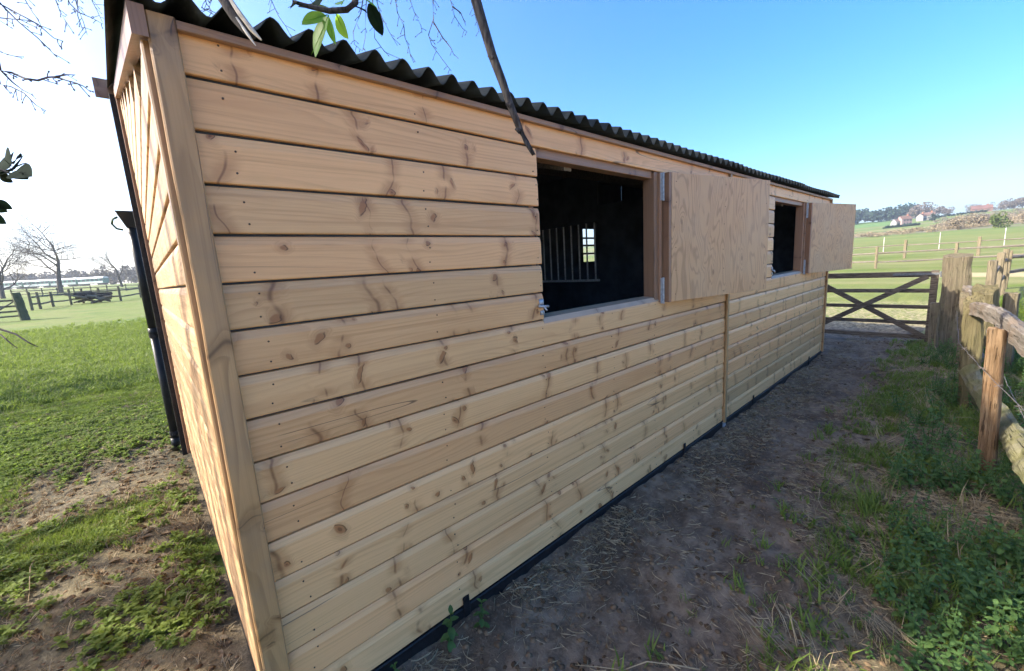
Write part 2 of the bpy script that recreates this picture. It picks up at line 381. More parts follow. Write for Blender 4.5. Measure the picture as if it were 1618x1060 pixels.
def groundmat():
    k = NT('ground_soil_and_grass'); p = k.pos(); X = k.xyz(p); z = k.attr('zone'); Z = k.n('ShaderNodeSeparateColor', [z], out=None).outputs
    n1 = k.noise(p, 2.0, 5, .6); n2 = k.noise(p, 14, 5, .65); n3 = k.noise(p, 60, 4, .7)
    soil = k.mix(k.ss(n2, .35, .65), (.060, .050, .028), (.14, .115, .065))
    soil = k.mix(k.ss(n3, .5, .72, 0, .75), soil, (.25, .21, .125))
    soil = k.mix(k.ss(n1, .48, .62, 0, .5), soil, (.055, .050, .028))
    mud = k.mix(k.ss(n2, .35, .65), (.115, .080, .050), (.225, .165, .108))
    mud = k.mix(k.ss(n1, .47, .62, 0, .65), mud, (.058, .037, .021))
    mud = k.mix(k.ss(n3, .52, .72, 0, .5), mud, (.24, .185, .125))
    soil = k.mix(Z[1], soil, mud)
    g = k.mix(k.ss(n1, .35, .65), (.080, .118, .016), (.115, .155, .023))
    g = k.mix(k.ss(n2, .45, .75, 0, .5), g, (.125, .145, .040))
    n0 = k.noise(p, .35, 4, .6); g = k.mix(k.ss(n0, .42, .62, 0, .6), g, (.135, .145, .042)); g = k.mix(k.ss(n0, .45, .30, 0, .5), g, (.048, .090, .016))
    gm = k.ss(k.mad(k.sub(n2, .5), .9, k.mad(k.sub(n3, .5), .6, Z[0])), .35, .65)
    col = k.mix(gm, soil, g)
    # fields beyond the gate: bands of pasture, dry grass, scrub
    fb = k.noise(k.vec(k.mul(X[0], .018), k.mul(X[1], .006)), 1, 4, .6)
    far = k.ramp(fb, [(.34, (.21, .18, .08)), (.44, (.14, .165, .038)), (.55, (.10, .145, .03)), (.66, (.20, .18, .08))])
    nf = k.noise(k.vec(k.mul(X[0], .16), k.mul(X[1], .035), 3), 1, 5, .65); mid = k.mul(k.ss(k.math('ABSOLUTE', X[0]), 14, 22), k.ss(nf, .40, .60, 0, .85))
    col = k.mix(mid, col, k.mix(k.ss(n0, .4, .6), (.20, .185, .078), (.15, .16, .055)))
    r1 = k.ss(k.math('ABSOLUTE', k.sub(X[0], k.mad(X[1], .3, 27.0))), 2.2, .8); r1 = k.mul(r1, .75)
    col = k.mix(r1, col, (.40, .32, .19))
    yard = k.mul(k.mul(k.ss(X[0], 9.0, 10.5), k.ss(k.mad(k.sub(n0, .5), 14, X[0]), 17.5, 13.0)), k.ss(X[1], -2.5, -1.5)); col = k.mix(k.mul(k.mul(yard, .8), k.ss(n2, .38, .58)), col, k.mix(k.ss(n2, .3, .7), (.22, .175, .105), (.36, .30, .185)))
    scr = k.mul(k.ss(X[0], 205, 225), k.ss(X[0], 330, 300))
    col = k.mix(Z[2], col, far)
    col = k.mix(k.mul(scr, k.ss(k.noise(k.vec(k.mul(X[0], .05), k.mul(X[1], .05)), 1, 4), .35, .55)), col, (.17, .15, .10))
    hill = k.mul(k.ss(X[0], 480, 500), k.ss(X[1], 35, 50)); col = k.mix(k.mul(hill, .85), col, (.09, .17, .04))
    bounce_ground = k.mul(k.ss(k.mad(k.sub(n1, .5), 1.2, X[1]), -2.9, -3.6), k.ss(X[1], -40, -34))  # pale sandy ground added out of view to bounce warm light onto the front wall
    bounce_ground = k.mul(bounce_ground, k.ss(X[0], 30, 26)); col = k.mix(bounce_ground, col, k.mix(k.ss(n2, .3, .7), (.32, .255, .165), (.42, .34, .23)))
    h = k.add(k.mul(n2, 1.0), k.mul(n3, .5))
    return k.bsdf(col, k.ss(n2, .3, .7, .75, .95), k.bump(h, .7, .02), spec=.2)
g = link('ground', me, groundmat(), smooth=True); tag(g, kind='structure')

# ------------------------------------------------------------------ the stable
p = .135; H = 16*p; L = 7.10; D = 3.32; SL = .28; JX = 3.535
stable = empty('field_stable', (0, 0, GZ)); tag(stable, 'long new pine stable with shiplap cladding and corrugated roof', 'stable')
ST = lambda n, mb, m, par=None, smooth=False: mb.build(n, m, par or stable, None, None, smooth)
# everything below is written in world coordinates, so put the empty's offset back
stable.location = (0, 0, 0)
PROF = [(.022, .012), (.0148, .012), (.0148, .0038), (.003, .0038), (.0006, .006), (0, .010), (0, p-.029), (.0012, p-.024), (.0048, p-.012), (.0078, p-.0044), (.0150, p-.0026), (.022, p-.0026)]
def plank_mesh(length, seed, prof=PROF, top=None):
    rg = random.Random(seed); ns = max(3, int(length/.3)); mb = MB(); n = len(prof); vs = []
    a1, a2 = rg.uniform(-.0011, .0011), rg.uniform(-.0011, .0011); ph = rg.uniform(0, 6)
    tw = rg.uniform(-.0015, .0015)
    for i in range(ns+1):
        x = length*i/ns; dz = a1*math.sin(x*1.7+ph)+rg.uniform(-.0002, .0002); dy = a2*math.sin(x*1.1+ph*2)
        for (y, z) in prof: vs.append((x, y+dy+tw*(z/p-.5)*(1 if i % 2 else .6), z+dz))
    fs = [(i*n+j, (i+1)*n+j, (i+1)*n+(j+1) % n, i*n+(j+1) % n) for i in range(ns) for j in range(n)]
    fs += [tuple(range(n)), tuple(range((ns+1)*n-1, ns*n-1, -1))]
    return mb.add(vs, fs)
front = empty('front_wall', (0, 0, 0), stable)
WIN = [(1.295, 2.43), (4.735, 5.87)]
PTOP = [(y, min(z, H-.035-(H-p))) for y, z in PROF]
sd_ = 0
def plank(x0, x1, z0, par, prof=PROF):
    global sd_; sd_ += 1
    gap = random.Random(sd_).uniform(-.0012, .0012)
    return plank_mesh(x1-x0, sd_, prof).build('plank', PINE, par, (x0, gap, z0))
for bi, (xa, xb) in enumerate(((.0, JX), (JX+.028, L))):
    for i in range(16):
        z0 = H-(i+1)*p
        if 1 <= i <= 6:
            wa, wb = WIN[bi]; plank(xa, wa-random.Random(i+bi*20).uniform(0, .004), z0, front); plank(wb+.02, xb, z0, front)
        else: plank(xa, xb, z0, front, [(y, min(z, p-.026)) if z > p*.5 else (y, z) for y, z in PROF] if i == 0 else PROF)
# screws in the boards, on the stud lines
sc = MB(); rg = random.Random(3)
for xs in (.085, .68, 1.275, 1.87, 2.36, 2.96, 3.46, 3.64, 4.14, 4.715, 5.30, 5.91, 6.45, 7.03):
    for i in range(16):
        if 1 <= i <= 6 and any(a-.01 < xs < b+.02 for a, b in WIN): continue
        for dz in (.030, .096):
            if rg.random() < .1: continue
            x = xs+rg.uniform(-.012, .012); z = H-(i+1)*p+dz+rg.uniform(-.006, .006)
            sc.tube([(x, -.0012, z), (x, .004, z)], .0030, 7)
ST('screw_heads', sc, SCREW, front)
tag(bpy.data.objects['screw_heads'], kind='stuff')
# hidden backing so no daylight leaks through the joints; dark lining indoors
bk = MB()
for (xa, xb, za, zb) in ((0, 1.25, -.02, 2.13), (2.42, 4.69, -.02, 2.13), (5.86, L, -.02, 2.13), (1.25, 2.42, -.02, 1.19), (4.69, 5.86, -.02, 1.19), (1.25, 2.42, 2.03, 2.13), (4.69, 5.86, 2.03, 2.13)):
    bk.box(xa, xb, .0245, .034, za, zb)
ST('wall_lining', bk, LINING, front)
# trims
def wavy_board(x0, x1, y0, y1, z0, z1, amp, seed, n=40, c=.004):
    mb = MB(); rg = random.Random(seed); vs = []
    for i in range(n+1):
        t = i/n; z = z0+(z1-z0)*t
        a = amp*(math.sin(t*9+seed)+.6*math.sin(t*23+seed*2)+.35*math.sin(t*51)); b = amp*(math.sin(t*7+seed*3)+.5*math.sin(t*29))
        xa, xb = x0+a-.008*(1-t)+.004*t, x1+b*.25
        vs += [(xa, y1, z), (xa, y0+c, z), (xa+c, y0, z), (xb-c, y0, z), (xb, y0+c, z), (xb, y1, z)]
    k = 6
    fs = [(i*k+j, i*k+(j+1) % k, (i+1)*k+(j+1) % k, (i+1)*k+j) for i in range(n) for j in range(k)] + [tuple(range(k-1, -1, -1)), tuple(range(n*k, n*k+k))]
    return mb.add(vs, fs)
ST('corner_post', wavy_board(-.062, .001, -.030, -.002, -.02, 2.143, .0012, 2), TRIM)
ST('corner_post', MB().cbox(7.072, 7.118, -.022, -.002, -.01, 2.14), TRIM)
ST('end_trim', MB().cbox(-.074, -.056, -.0015, .046, -.02, 2.085, .004), TRIM)
ST('cover_strip', MB().cbox(JX-.004, JX+.034, -.021, -.0025, -.01, 2.133), TRIM)
ST('eave_board', MB().cbox(-.0, L, -.0235, -.0035, 2.120, 2.142, .002), BROWNX)
# black steel base with lugs
base = ST('steel_base', MB().cbox(-.055, L+.01, -.004, .06, -.14, -.004, .004).cbox(-.062, -.004, .065, D, -.14, -.004, .004), BLACKSTEEL)
for x in (.696, 2.788, 4.291, 6.393):
    lug = MB().cbox(x-.017, x+.017, -.0095, -.0045, -.08, .047, .002); lug.tube([(x, -.013, .028), (x, -.008, .028)], .007, 6)
    ST('lug', lug, BLACKSTEEL, base)
for x in (JX+.01,):
    ST('lug', MB().cbox(x-.03, x+.03, -.012, -.005, -.09, -.005, .002).tube([(x-.012, -.018, -.04), (x-.012, -.01, -.04)], .008, 6).tube([(x+.016, -.018, -.04), (x+.016, -.01, -.04)], .008, 6), GALV, base)

# windows with frames, shutters, hinges and bolts
def window(k, x0, x1, sh_w, sh_ang, hx, hy):
    wf = empty('window', (0, 0, 0), stable)
    ST('frame_jamb', MB().cbox(x1-.062, x1-.018, .004, .085, 1.205, 2.022), BROWN, wf)
    ST('frame_jamb', MB().cbox(x1-.016, x1+.016, -.010, .030, 1.190, 2.022), BROWN, wf)
    ST('frame_jamb', MB().cbox(x0-.04, x0-.003, .033, .090, 1.19, 2.03), BROWN, wf)
    ST('frame_head', MB().cbox(x0-.002, x1-.064, .021, .085, 1.985, 2.034), BROWNX, wf)
    sl = MB(); x2 = x1-.064
    sl.add([(x0-.002, -.001, 1.197), (x2+.1, -.001, 1.197), (x2+.1, .012, 1.224), (x0-.002, .012, 1.224), (x0-.002, .09, 1.232), (x2+.1, .09, 1.232), (x0-.002, .09, 1.19), (x2+.1, .09, 1.19)],
           [(0, 1, 2, 3), (3, 2, 5, 4), (4, 5, 7, 6), (0, 6, 7, 1), (0, 3, 4, 6), (1, 7, 5, 2)])
    ST('sill', sl, SILLM, wf)
    b = MB(); z = 1.275
    b.cbox(x0-.036, x0-.006, -.006, -.001, z+.012, z+.044, .001).cbox(x0-.030, x0-.004, -.006, -.001, z-.034, z-.012, .001)
    b.tube([(x0-.05, -.014, z+.012), (x0+.016, -.014, z+.006)], .0065, 8).tube([(x0-.016, -.014, z+.01), (x0-.012, -.03, z-.012)], .005, 7)
    ST('bolt', b, GALV, wf, True)
    # shutter: ply lining towards the camera, planks outside
    s = empty('shutter', (hx, hy, 1.187), wf); s.rotation_euler = (0, 0, sh_ang)
    hgt = .832
    MB().cbox(.0, sh_w, -.012, .0, 0, hgt, .0015).build('plywood_lining', PLY, s)
    for zz in range(6):
        plank_mesh(sh_w-.004, 300+k*10+zz, [(.036-y, z) for y, z in PROF][::-1]).build('plank', PINE, s, (.002, .012, zz*p+.003))
    MB().cbox(-.026, -.0015, -.012, .046, 0, hgt, .002).build('edge_batten', BROWN, s)
    MB().cbox(.03, .09, .0015, .0115, .01, hgt-.01).build('batten', BROWN, s)
    MB().cbox(sh_w-.09, sh_w-.03, .0015, .0115, .01, hgt-.01).build('batten', BROWN, s)
    hs = MB(); rg = random.Random(k+5)
    for xx in (.035, sh_w*.5, sh_w-.035):
        for zz in np.linspace(.04, hgt-.04, 6):
            x_, z_ = xx+rg.uniform(-.01, .01), zz+rg.uniform(-.02, .02); hs.tube([(x_, -.0132, z_), (x_, -.011, z_)], .0035, 6)
    tag(hs.build('screw_heads', SCREW, s), kind='stuff')
    for zz in (1.265, 1.935):
        h = MB().cbox(x1+.0015+.016, x1+.036, -.016, -.011, zz-.085, zz+.085, .001).cbox(x1-.012, x1+.012, -.0145, -.0105, zz-.085, zz+.085, .001)
        h.tube([(x1+.015, -.018, zz-.088), (x1+.015, -.018, zz+.088)], .0065, 8)
        ST('hinge', h, GALV, wf)
window(0, 1.295, 2.425, 1.118, math.radians(-12.2), 2.468, -.050)
window(1, 4.735, 5.865, 1.055, math.radians(-13.2), 5.915, -.050)

# roof: corrugated sheets
PIT = .098; AMP = .0225
def roof_z(y): return 2.167+SL*(y+.065)
roof = empty('roof', (0, 0, 0), stable)
def sheet(x0, x1, k):
    nxs = int(round((x1-x0)/PIT*10)); ys = [-.068, .6, 1.3, 2.0, 2.7, 3.47]
    top, bot = [], []
    rg = random.Random(k)
    for yi, y in enumerate(ys):
        for i in range(nxs+1):
            x = x0+(x1-x0)*i/nxs; z = roof_z(y)+AMP*math.sin(2*math.pi*(x-.212)/PIT+math.pi/2)+.0035*(k % 2)+.0016*math.sin(x*5.1+k)
            yy = y-(.004*math.sin(x*3+k)+rg.uniform(-.0015, .0015) if yi == 0 else 0)
            top.append((x, yy, z+.0035)); bot.append((x, yy, z))
    n = nxs+1; m = len(ys); o = n*m
    fs = [(j*n+i, j*n+i+1, (j+1)*n+i+1, (j+1)*n+i) for j in range(m-1) for i in range(nxs)]
    fs += [(o+j*n+i+1, o+j*n+i, o+(j+1)*n+i, o+(j+1)*n+i+1) for j in range(m-1) for i in range(nxs)]
    fs += [(i+1, i, o+i, o+i+1) for i in range(nxs)] + [((m-1)*n+i, (m-1)*n+i+1, o+(m-1)*n+i+1, o+(m-1)*n+i) for i in range(nxs)]
    fs += [(j*n, (j+1)*n, o+(j+1)*n, o+j*n) for j in range(m-1)] + [((j+1)*n+nxs, j*n+nxs, o+j*n+nxs, o+(j+1)*n+nxs) for j in range(m-1)]
    MB().add(top+bot, fs).build('roof_sheet', ROOF, roof, smooth=True)
x = -.125; k = 0
while x < 7.27:
    x2 = min(x+PIT*9.5, 7.28); 
    if 7.28-x2 < .3: x2 = 7.28
    sheet(x, min(x2+PIT*.5, 7.28), k); x = x2; k += 1
for y in (.35, 1.15, 2.0, 2.85):
    ST('purlin', MB().cbox(-.05, L, y-.025, y+.025, roof_z(y)-.125, roof_z(y)-AMP-.006), DARKWOOD, roof)
for x in (1.62, 3.52, 5.3):
    r = MB(); r.add([(x-.03, .09, roof_z(.09)-.24), (x+.03, .09, roof_z(.09)-.24), (x+.03, D-.05, roof_z(D)-.24), (x-.03, D-.05, roof_z(D)-.24)]+[(x-.03, .09, roof_z(.09)-.128), (x+.03, .09, roof_z(.09)-.128), (x+.03, D-.05, roof_z(D-.05)-.128), (x-.03, D-.05, roof_z(D-.05)-.128)],
               [(3, 2, 1, 0), (4, 5, 6, 7), (0, 1, 5, 4), (2, 3, 7, 6), (1, 2, 6, 5), (3, 0, 4, 7)])
    ST('rafter', r, DARKWOOD, roof)
ST('rear_fascia', MB().cbox(-.205, 7.3, 3.475, 3.50, roof_z(3.48)-.10, roof_z(3.48)+.045), BROWNX, roof)
# barge board under the verge of the near end
bgm = MB(); vs = []
for y in (-.040, 3.40):
    zt = roof_z(y)-AMP-.004
    vs += [(-.090, y, zt), (-.0585, y, zt), (-.0585, y, zt-.070), (-.090, y, zt-.070)]
bgm.add(vs, [(0, 1, 2, 3), (7, 6, 5, 4), (0, 4, 5, 1), (1, 5, 6, 2), (2, 6, 7, 3), (3, 7, 4, 0)])
ST('barge_board', bgm, BROWN, roof)
# near end wall: horizontal planks cut to the roof slope
endw = empty('end_wall', (0, 0, 0), stable)
EX = -.066
for i in range(-7, 16):
    z0 = H-(i+1)*p
    ystart = max(.047, (z0+p+.02-roof_z(0)+.05)/SL)
    if ystart > D-.1: continue
    sd_ += 1
    plank_mesh(D-.05-ystart, sd_).build('plank', PINE_END, endw, (EX, D-.05, z0), (0, 0, -math.pi/2))
# lining that closes the end walls and the back
def endpanel(name, x0, x1, mat, par):
    mb = MB(); pts = [(.033, -.02), (D, -.02), (D, roof_z(D)-AMP-.003), (.033, roof_z(.033)-AMP-.003)]
    mb.add([(x0, y, z) for y, z in pts]+[(x1, y, z) for y, z in pts], [(3, 2, 1, 0), (4, 5, 6, 7), (0, 1, 5, 4), (1, 2, 6, 5), (2, 3, 7, 6), (3, 0, 4, 7)])
    return ST(name, mb, mat, par)
endpanel('wall_lining', -.046, -.034, LINING, endw)
endpanel('far_end_wall', L-.03, L-.01, LINING, stable)
for i in range(-7, 16):
    z0 = H-(i+1)*p; ystart = max(.04, (z0+p+.02-roof_z(0)+.05)/SL)
    if ystart < D-.1: sd_ += 1; plank_mesh(D-ystart, sd_).build('plank', PINE, bpy.data.objects['far_end_wall'], (L+.012, ystart, z0), (0, 0, math.pi/2))
ST('rear_post', MB().cbox(-.088, -.02, D-.045, D+.03, -.02, roof_z(D)-AMP-.006), BROWN)
ST('rear_upright', MB().cbox(-.125, -.085, D+.031, D+.09, -.05, roof_z(D)-.06), BLACKSTEEL)
# rear wall with one barred opening
rw = MB(); za, zb = -.02, roof_z(D)-AMP-.006; ox0, ox1, oz0, oz1 = 5.83, 6.20, 1.50, 2.08
for (a, b, c, d_) in ((-.033, ox0, za, zb), (ox1, L-.031, za, zb), (ox0, ox1, za, oz0), (ox0, ox1, oz1, zb)): rw.box(a, b, D, D+.02, c, d_)
rear = ST('rear_wall', rw, LINING)
for zz in (1.645, 1.79, 1.92): ST('slat', MB().cbox(ox0, ox1, D-.004, D+.03, zz-.016, zz+.016), LINING, rear)
# stall partition with a grille
part = ST('partition', MB().box(3.50, 3.54, .034, D-.002, -.05, 1.285).box(3.50, 3.54, .034, 1.28, 1.285, roof_z(.03)-.13).box(3.50, 3.54, 1.28, D-.002, 1.90, roof_z(1.3)-.13), LINING)
for j in range(19):
    y = 1.335+j*.108
    if y < D-.03: ST('bar', MB().tube([(3.512, y, 1.282), (3.512, y, 1.93)], .009, 8), BARM, part, True)
ST('grille_rail', MB().cbox(3.488, 3.499, 1.27, D-.01, 1.275, 1.30, .002), BARM, part)
ST('floor_slab', MB().box(-.03, L-.02, .06, D, -.06, -.03), LINING)
# downpipe at the rear corner
dp = MB(); px, py = -.150, 3.66
dp.tube([(px, py, .02), (px, py, 1.10)], .033, 14).tube([(px, py, 1.06), (px, py, 1.13)], .038, 14).tube([(px, py, 1.13), (px, py, 2.05)], .033, 14)
dpo = ST('downpipe', dp, PIPE, None, True)
sh = MB().tube([(px, py, .05), (px, py, -.02), (px-.02, py-.03, -.06)], [.040, .042, .040], 12); ST('shoe', sh, PIPE, dpo, True)
hp = MB(); 
for s_, z_, hw in ((0, 2.02, .05), (1, 2.13, .085), (2, 2.21, .115)):
    pass
hp.add([(px-.035, py-.035, 2.04), (px+.035, py-.035, 2.04), (px+.035, py+.035, 2.04), (px-.035, py+.035, 2.04), (px-.085, py-.07, 2.17), (px+.075, py-.07, 2.17), (px+.075, py+.07, 2.17), (px-.085, py+.07, 2.17)],
       [(3, 2, 1, 0), (0, 1, 5, 4), (1, 2, 6, 5), (2, 3, 7, 6), (3, 0, 4, 7)])
hp.tube([(px-.09, py-.07, 2.17), (px+.08, py-.07, 2.17)], .007, 6).tube([(px+.04, py-.07, 2.10), (px+.10, py-.07, 2.05)], .01, 6)
ST('hopper', hp, PIPE, dpo)
gt = MB()
gt.tube([(px-.08, py, 2.13), (px-.115, py, 2.11), (px-.125, py, 2.07), (px-.10, py, 2.03), (px-.06, py, 2.02)], .010, 6)
ST('gutter_end', gt, simple('green_gutter', (.05, .10, .05), .5), dpo, True)
for z_ in (1.06, .10): ST('pipe_clip', MB().cbox(px+.03, -.09, py-.02, py+.01, z_-.014, z_+.014, .002).tube([(px, py, z_-.016), (px, py, z_+.016)], .040, 12), BLACKSTEEL, dpo)

# ------------------------------------------------------------------ gate and fences to the right
def rough_post(name, base, top, wx, wy, mat, seed, parent=None, jit=.12, tip=None, n=10):
    """split or sawn post: an irregular section that wanders a little and has an uneven cut top"""
    rg = random.Random(seed); base = Vector(base); top = Vector(top); mb = MB(); vs = []; k = 12
    prof = []
    for j in range(k):
        q = 2*math.pi*j/k; c, s = math.cos(q), math.sin(q); e = .55
        prof.append(((abs(c)**e)*(1 if c > 0 else -1)*wx/2*(1+rg.uniform(-jit, jit)), (abs(s)**e)*(1 if s > 0 else -1)*wy/2*(1+rg.uniform(-jit, jit))))
    for i in range(n+1):
        t = i/n; p_ = base.lerp(top, t)+Vector((rg.uniform(-1, 1)*wx*.03, rg.uniform(-1, 1)*wy*.03, 0)); sc_ = 1-.06*t
        for j, (a, b) in enumerate(prof):
            dz = (rg.uniform(-1, 1)*.012+(tip or 0)*(a/wx)) if i == n else 0
            vs.append((p_.x+a*sc_*(1+rg.uniform(-.04, .04)), p_.y+b*sc_*(1+rg.uniform(-.04, .04)), p_.z+dz))
    fs = [(i*k+j, i*k+(j+1) % k, (i+1)*k+(j+1) % k, (i+1)*k+j) for i in range(n) for j in range(k)]
    c = len(vs); vs.append(tuple(top+Vector((0, 0, .004)))); fs += [(n*k+j, n*k+(j+1) % k, c) for j in range(k)]
    loc = Vector(base); vs = [(v[0]-loc.x, v[1]-loc.y, v[2]-loc.z) for v in vs]
    return mb.add(vs, fs).build(name, mat, parent, loc)
def rough_rail(name, pts, rw, rh, mat, seed, parent=None, jit=.26, n=30):
    """split rail: flattened irregular log along a polyline"""
    rg = random.Random(seed); P = [Vector(p_) for p_ in pts]; vs = []; k = 11
    prof = [1+rg.uniform(-jit, jit) for _ in range(k)]; o = P[0]
    seg = [(P[i+1]-P[i]).length for i in range(len(P)-1)]; tot = sum(seg)
    ang = math.atan2(P[-1].y-P[0].y, P[-1].x-P[0].x)
    for i in range(n+1):
        d = tot*i/n; j = 0
        while j < len(seg)-1 and d > seg[j]: d -= seg[j]; j += 1
        q = P[j].lerp(P[j+1], d/seg[j])+Vector((0, rg.uniform(-1, 1)*.006, rg.uniform(-1, 1)*.006))
        en = .82+.18*min(1, min(i, n-i)/2)
        for m in range(k):
            a = 2*math.pi*m/k; s = prof[m]*(1+rg.uniform(-.12, .12))*en
            side = Vector((-math.sin(ang), math.cos(ang), 0))
            vs.append(q+side*math.cos(a)*rw*s+Vector((0, 0, math.sin(a)*rh*s)))
    fs = [(i*k+j, i*k+(j+1) % k, (i+1)*k+(j+1) % k, (i+1)*k+j) for i in range(n) for j in range(k)]
    fs += [tuple(range(k-1, -1, -1)), tuple(range(n*k, n*k+k))]
    R_ = Matrix.Rotation(-ang, 3, 'Z'); vs = [tuple(R_ @ (v-o)) for v in vs]
    return MB().add(vs, fs).build(name, mat, parent, o, (0, 0, ang), smooth=False)
def gz(x, y): return float(ground_z(x, y))

# five bar gate across the end of the path
gate = empty('field_gate', (8.6, -1.05, GZ)); tag(gate, 'dark five bar wooden field gate across the end of the path', 'gate')
def GP(name, mb, mat=GATEWOOD): 
    o = mb.build(name, mat, gate); o.location = (-8.6, 1.05, -GZ); return o
y0, y1 = -1.05, 1.75
for zc, hh in ((1.0, .042), (.752, .030), (.505, .028), (.265, .028), (.045, .034)):
    GP('rail', MB().cbox(8.585, 8.612, y0, y1, zc-hh, zc+hh))
GP('stile', MB().cbox(8.56, 8.635, y0-.012, y0+.07, -.02, 1.055))
GP('stile', MB().cbox(8.56, 8.635, y1-.07, y1+.012, -.02, 1.055))
def brace(ya, za, yb, zb, x0):
    d = Vector((0, yb-ya, zb-za)).normalized(); nrm = Vector((0, -d.z, d.y))*.037; mb = MB()
    A, B = Vector((0, ya, za)), Vector((0, yb, zb)); c = [A-nrm, B-nrm, B+nrm, A+nrm]
    mb.add([(x0, v.y, v.z) for v in c]+[(x0+.022, v.y, v.z) for v in c], [(0, 1, 2, 3), (7, 6, 5, 4), (0, 4, 5, 1), (1, 5, 6, 2), (2, 6, 7, 3), (3, 7, 4, 0)])
    GP('brace', mb)
brace(-.96, .06, .35, .88, 8.561); brace(-.95, .97, .36, .14, 8.538)
hg = MB().cbox(8.552, 8.558, -1.05, -.56, .985, 1.022, .002).tube([(8.548, -.62, 1.003), (8.56, -.62, 1.003)], .009, 6).tube([(8.548, -.85, 1.003), (8.56, -.85, 1.003)], .009, 6).tube([(8.53, -1.085, .96), (8.53, -1.085, 1.04)], .014, 8).cbox(8.545, 8.551, -1.14, -1.045, .99, 1.02, .001)
GP('hinge_strap', hg, simple('dull_strap_steel', (.13, .135, .14), .6, .2, 60, .2, .05))

o = rough_post('gate_post', (8.44, -1.27, -.15), (8.44, -1.235, 1.26), .22, .30, OLD_POST, 4, jit=.08, tip=.05); tag(o, 'thick weathered gate post that the five bar gate hangs on', 'post')
o = rough_post('gate_post', (8.10, -1.10, -.15), (8.14, -1.07, .62), .09, .10, OLD_POST, 14, jit=.15); tag(o, 'short thin old stake in front of the thick gate post', 'post')
o = rough_post('fence_post', (7.35, -1.41, -.15), (7.35, -1.365, .80), .11, .12, OLD_POST, 5, jit=.15, tip=.06); tag(o, 'dark sawn fence post between the gate post and the mossy block', 'post')
o = rough_post('fence_post', (5.48, -1.475, -.15), (5.48, -1.43, .90), .10, .145, OLIVE_POST, 6, jit=.08, tip=.12); tag(o, 'olive green algae covered fence post behind the orange split post', 'post')
o = rough_post('fence_post', (3.82, -1.565, -.16), (3.82, -1.527, .905), .085, .088, ORANGE_POST, 8, jit=.14); tag(o, 'bright orange brown split stake standing nearest in the old fence', 'post')
mb = rough_post('timber_block', (6.75, -1.55, .30), (6.75, -1.50, .93), .20, .20, OLIVE_POST, 21, jit=.16, tip=.10); tag(mb, 'mossy squat timber stump behind the split rails', 'stump')
mb.location.z -= .0
mb2 = rough_post('timber_block', (7.0, -1.72, -.15), (7.0, -1.70, .86), .14, .13, OLD_POST, 22, jit=.12); tag(mb2, 'grey sawn stub post just past the mossy stump', 'post')
o = rough_rail('split_rail', [(5.55, -1.42, .845), (5.0, -1.50, .885), (4.4, -1.575, .905), (3.4, -1.65, .885), (2.4, -1.75, .90)], .050, .062, OLD_GREY, 3); tag(o, 'grey weathered upper split rail passing the orange stake', 'rail')
o = rough_rail('split_rail', [(5.60, -1.43, .30), (5.0, -1.52, .22), (4.2, -1.635, .21), (3.4, -1.70, .235), (2.4, -1.80, .30)], .060, .075, OLD_MOSS, 4); tag(o, 'mossy lower log rail running past the orange stake', 'rail')
o = rough_rail('split_rail', [(8.35, -1.33, .62), (7.8, -1.37, .60), (7.35, -1.43, .57), (6.6, -1.46, .45), (5.5, -1.49, .36)], .045, .06, OLD_GREY, 9); tag(o, 'dark grey split rail sloping from the gate post to the olive post', 'rail')
o = rough_rail('split_rail', [(8.35, -1.36, .80), (7.6, -1.42, .82), (6.9, -1.47, .84)], .05, .055, OLD_GREY, 10, jit=.3); tag(o, 'frayed grey rail end resting against the gate post', 'rail')
# barbed wire
def barbed(name, pts, label, seed):
    rg = random.Random(seed); P = []
    for a, b in zip(pts[:-1], pts[1:]):
        for i in range(14): P.append(Vector(a).lerp(Vector(b), i/14)+Vector((0, rg.uniform(-1, 1), rg.uniform(-1, 1)))*.003)
    P.append(Vector(pts[-1])); mb = MB().tube(P, .0019, 5)
    w_ = mb.build(name, WIRE)
    for i in range(4, len(P)-2, 5):
        q = P[i]; b = MB()
        for s in range(3):
            d = Vector((rg.uniform(-.4, .4), rg.uniform(-1, 1), rg.uniform(-1, 1))).normalized()*.02; b.tube([q-d, q+d], .0012, 4)
        b.build('barb', WIRE, w_)
    tag(w_, label, 'wire'); return w_
barbed('barbed_wire', [(7.35, -1.30, .60), (5.5, -1.36, .52), (3.83, -1.475, .66), (2.9, -1.66, .60)], 'rusty upper strand of barbed wire crossing the orange stake', 2)
barbed('barbed_wire', [(5.5, -1.515, .66), (4.6, -1.60, .48), (3.5, -1.70, .36), (2.5, -1.83, .30)], 'lower sagging barbed wire strand behind the orange stake', 3)
# debris lying behind the fence
o = rough_rail('fallen_plank', [(5.2, -1.85, .03), (4.3, -2.0, .05)], .07, .02, OLD_GREY, 31); tag(o, 'grey fallen plank lying among nettles behind the fence', 'plank')

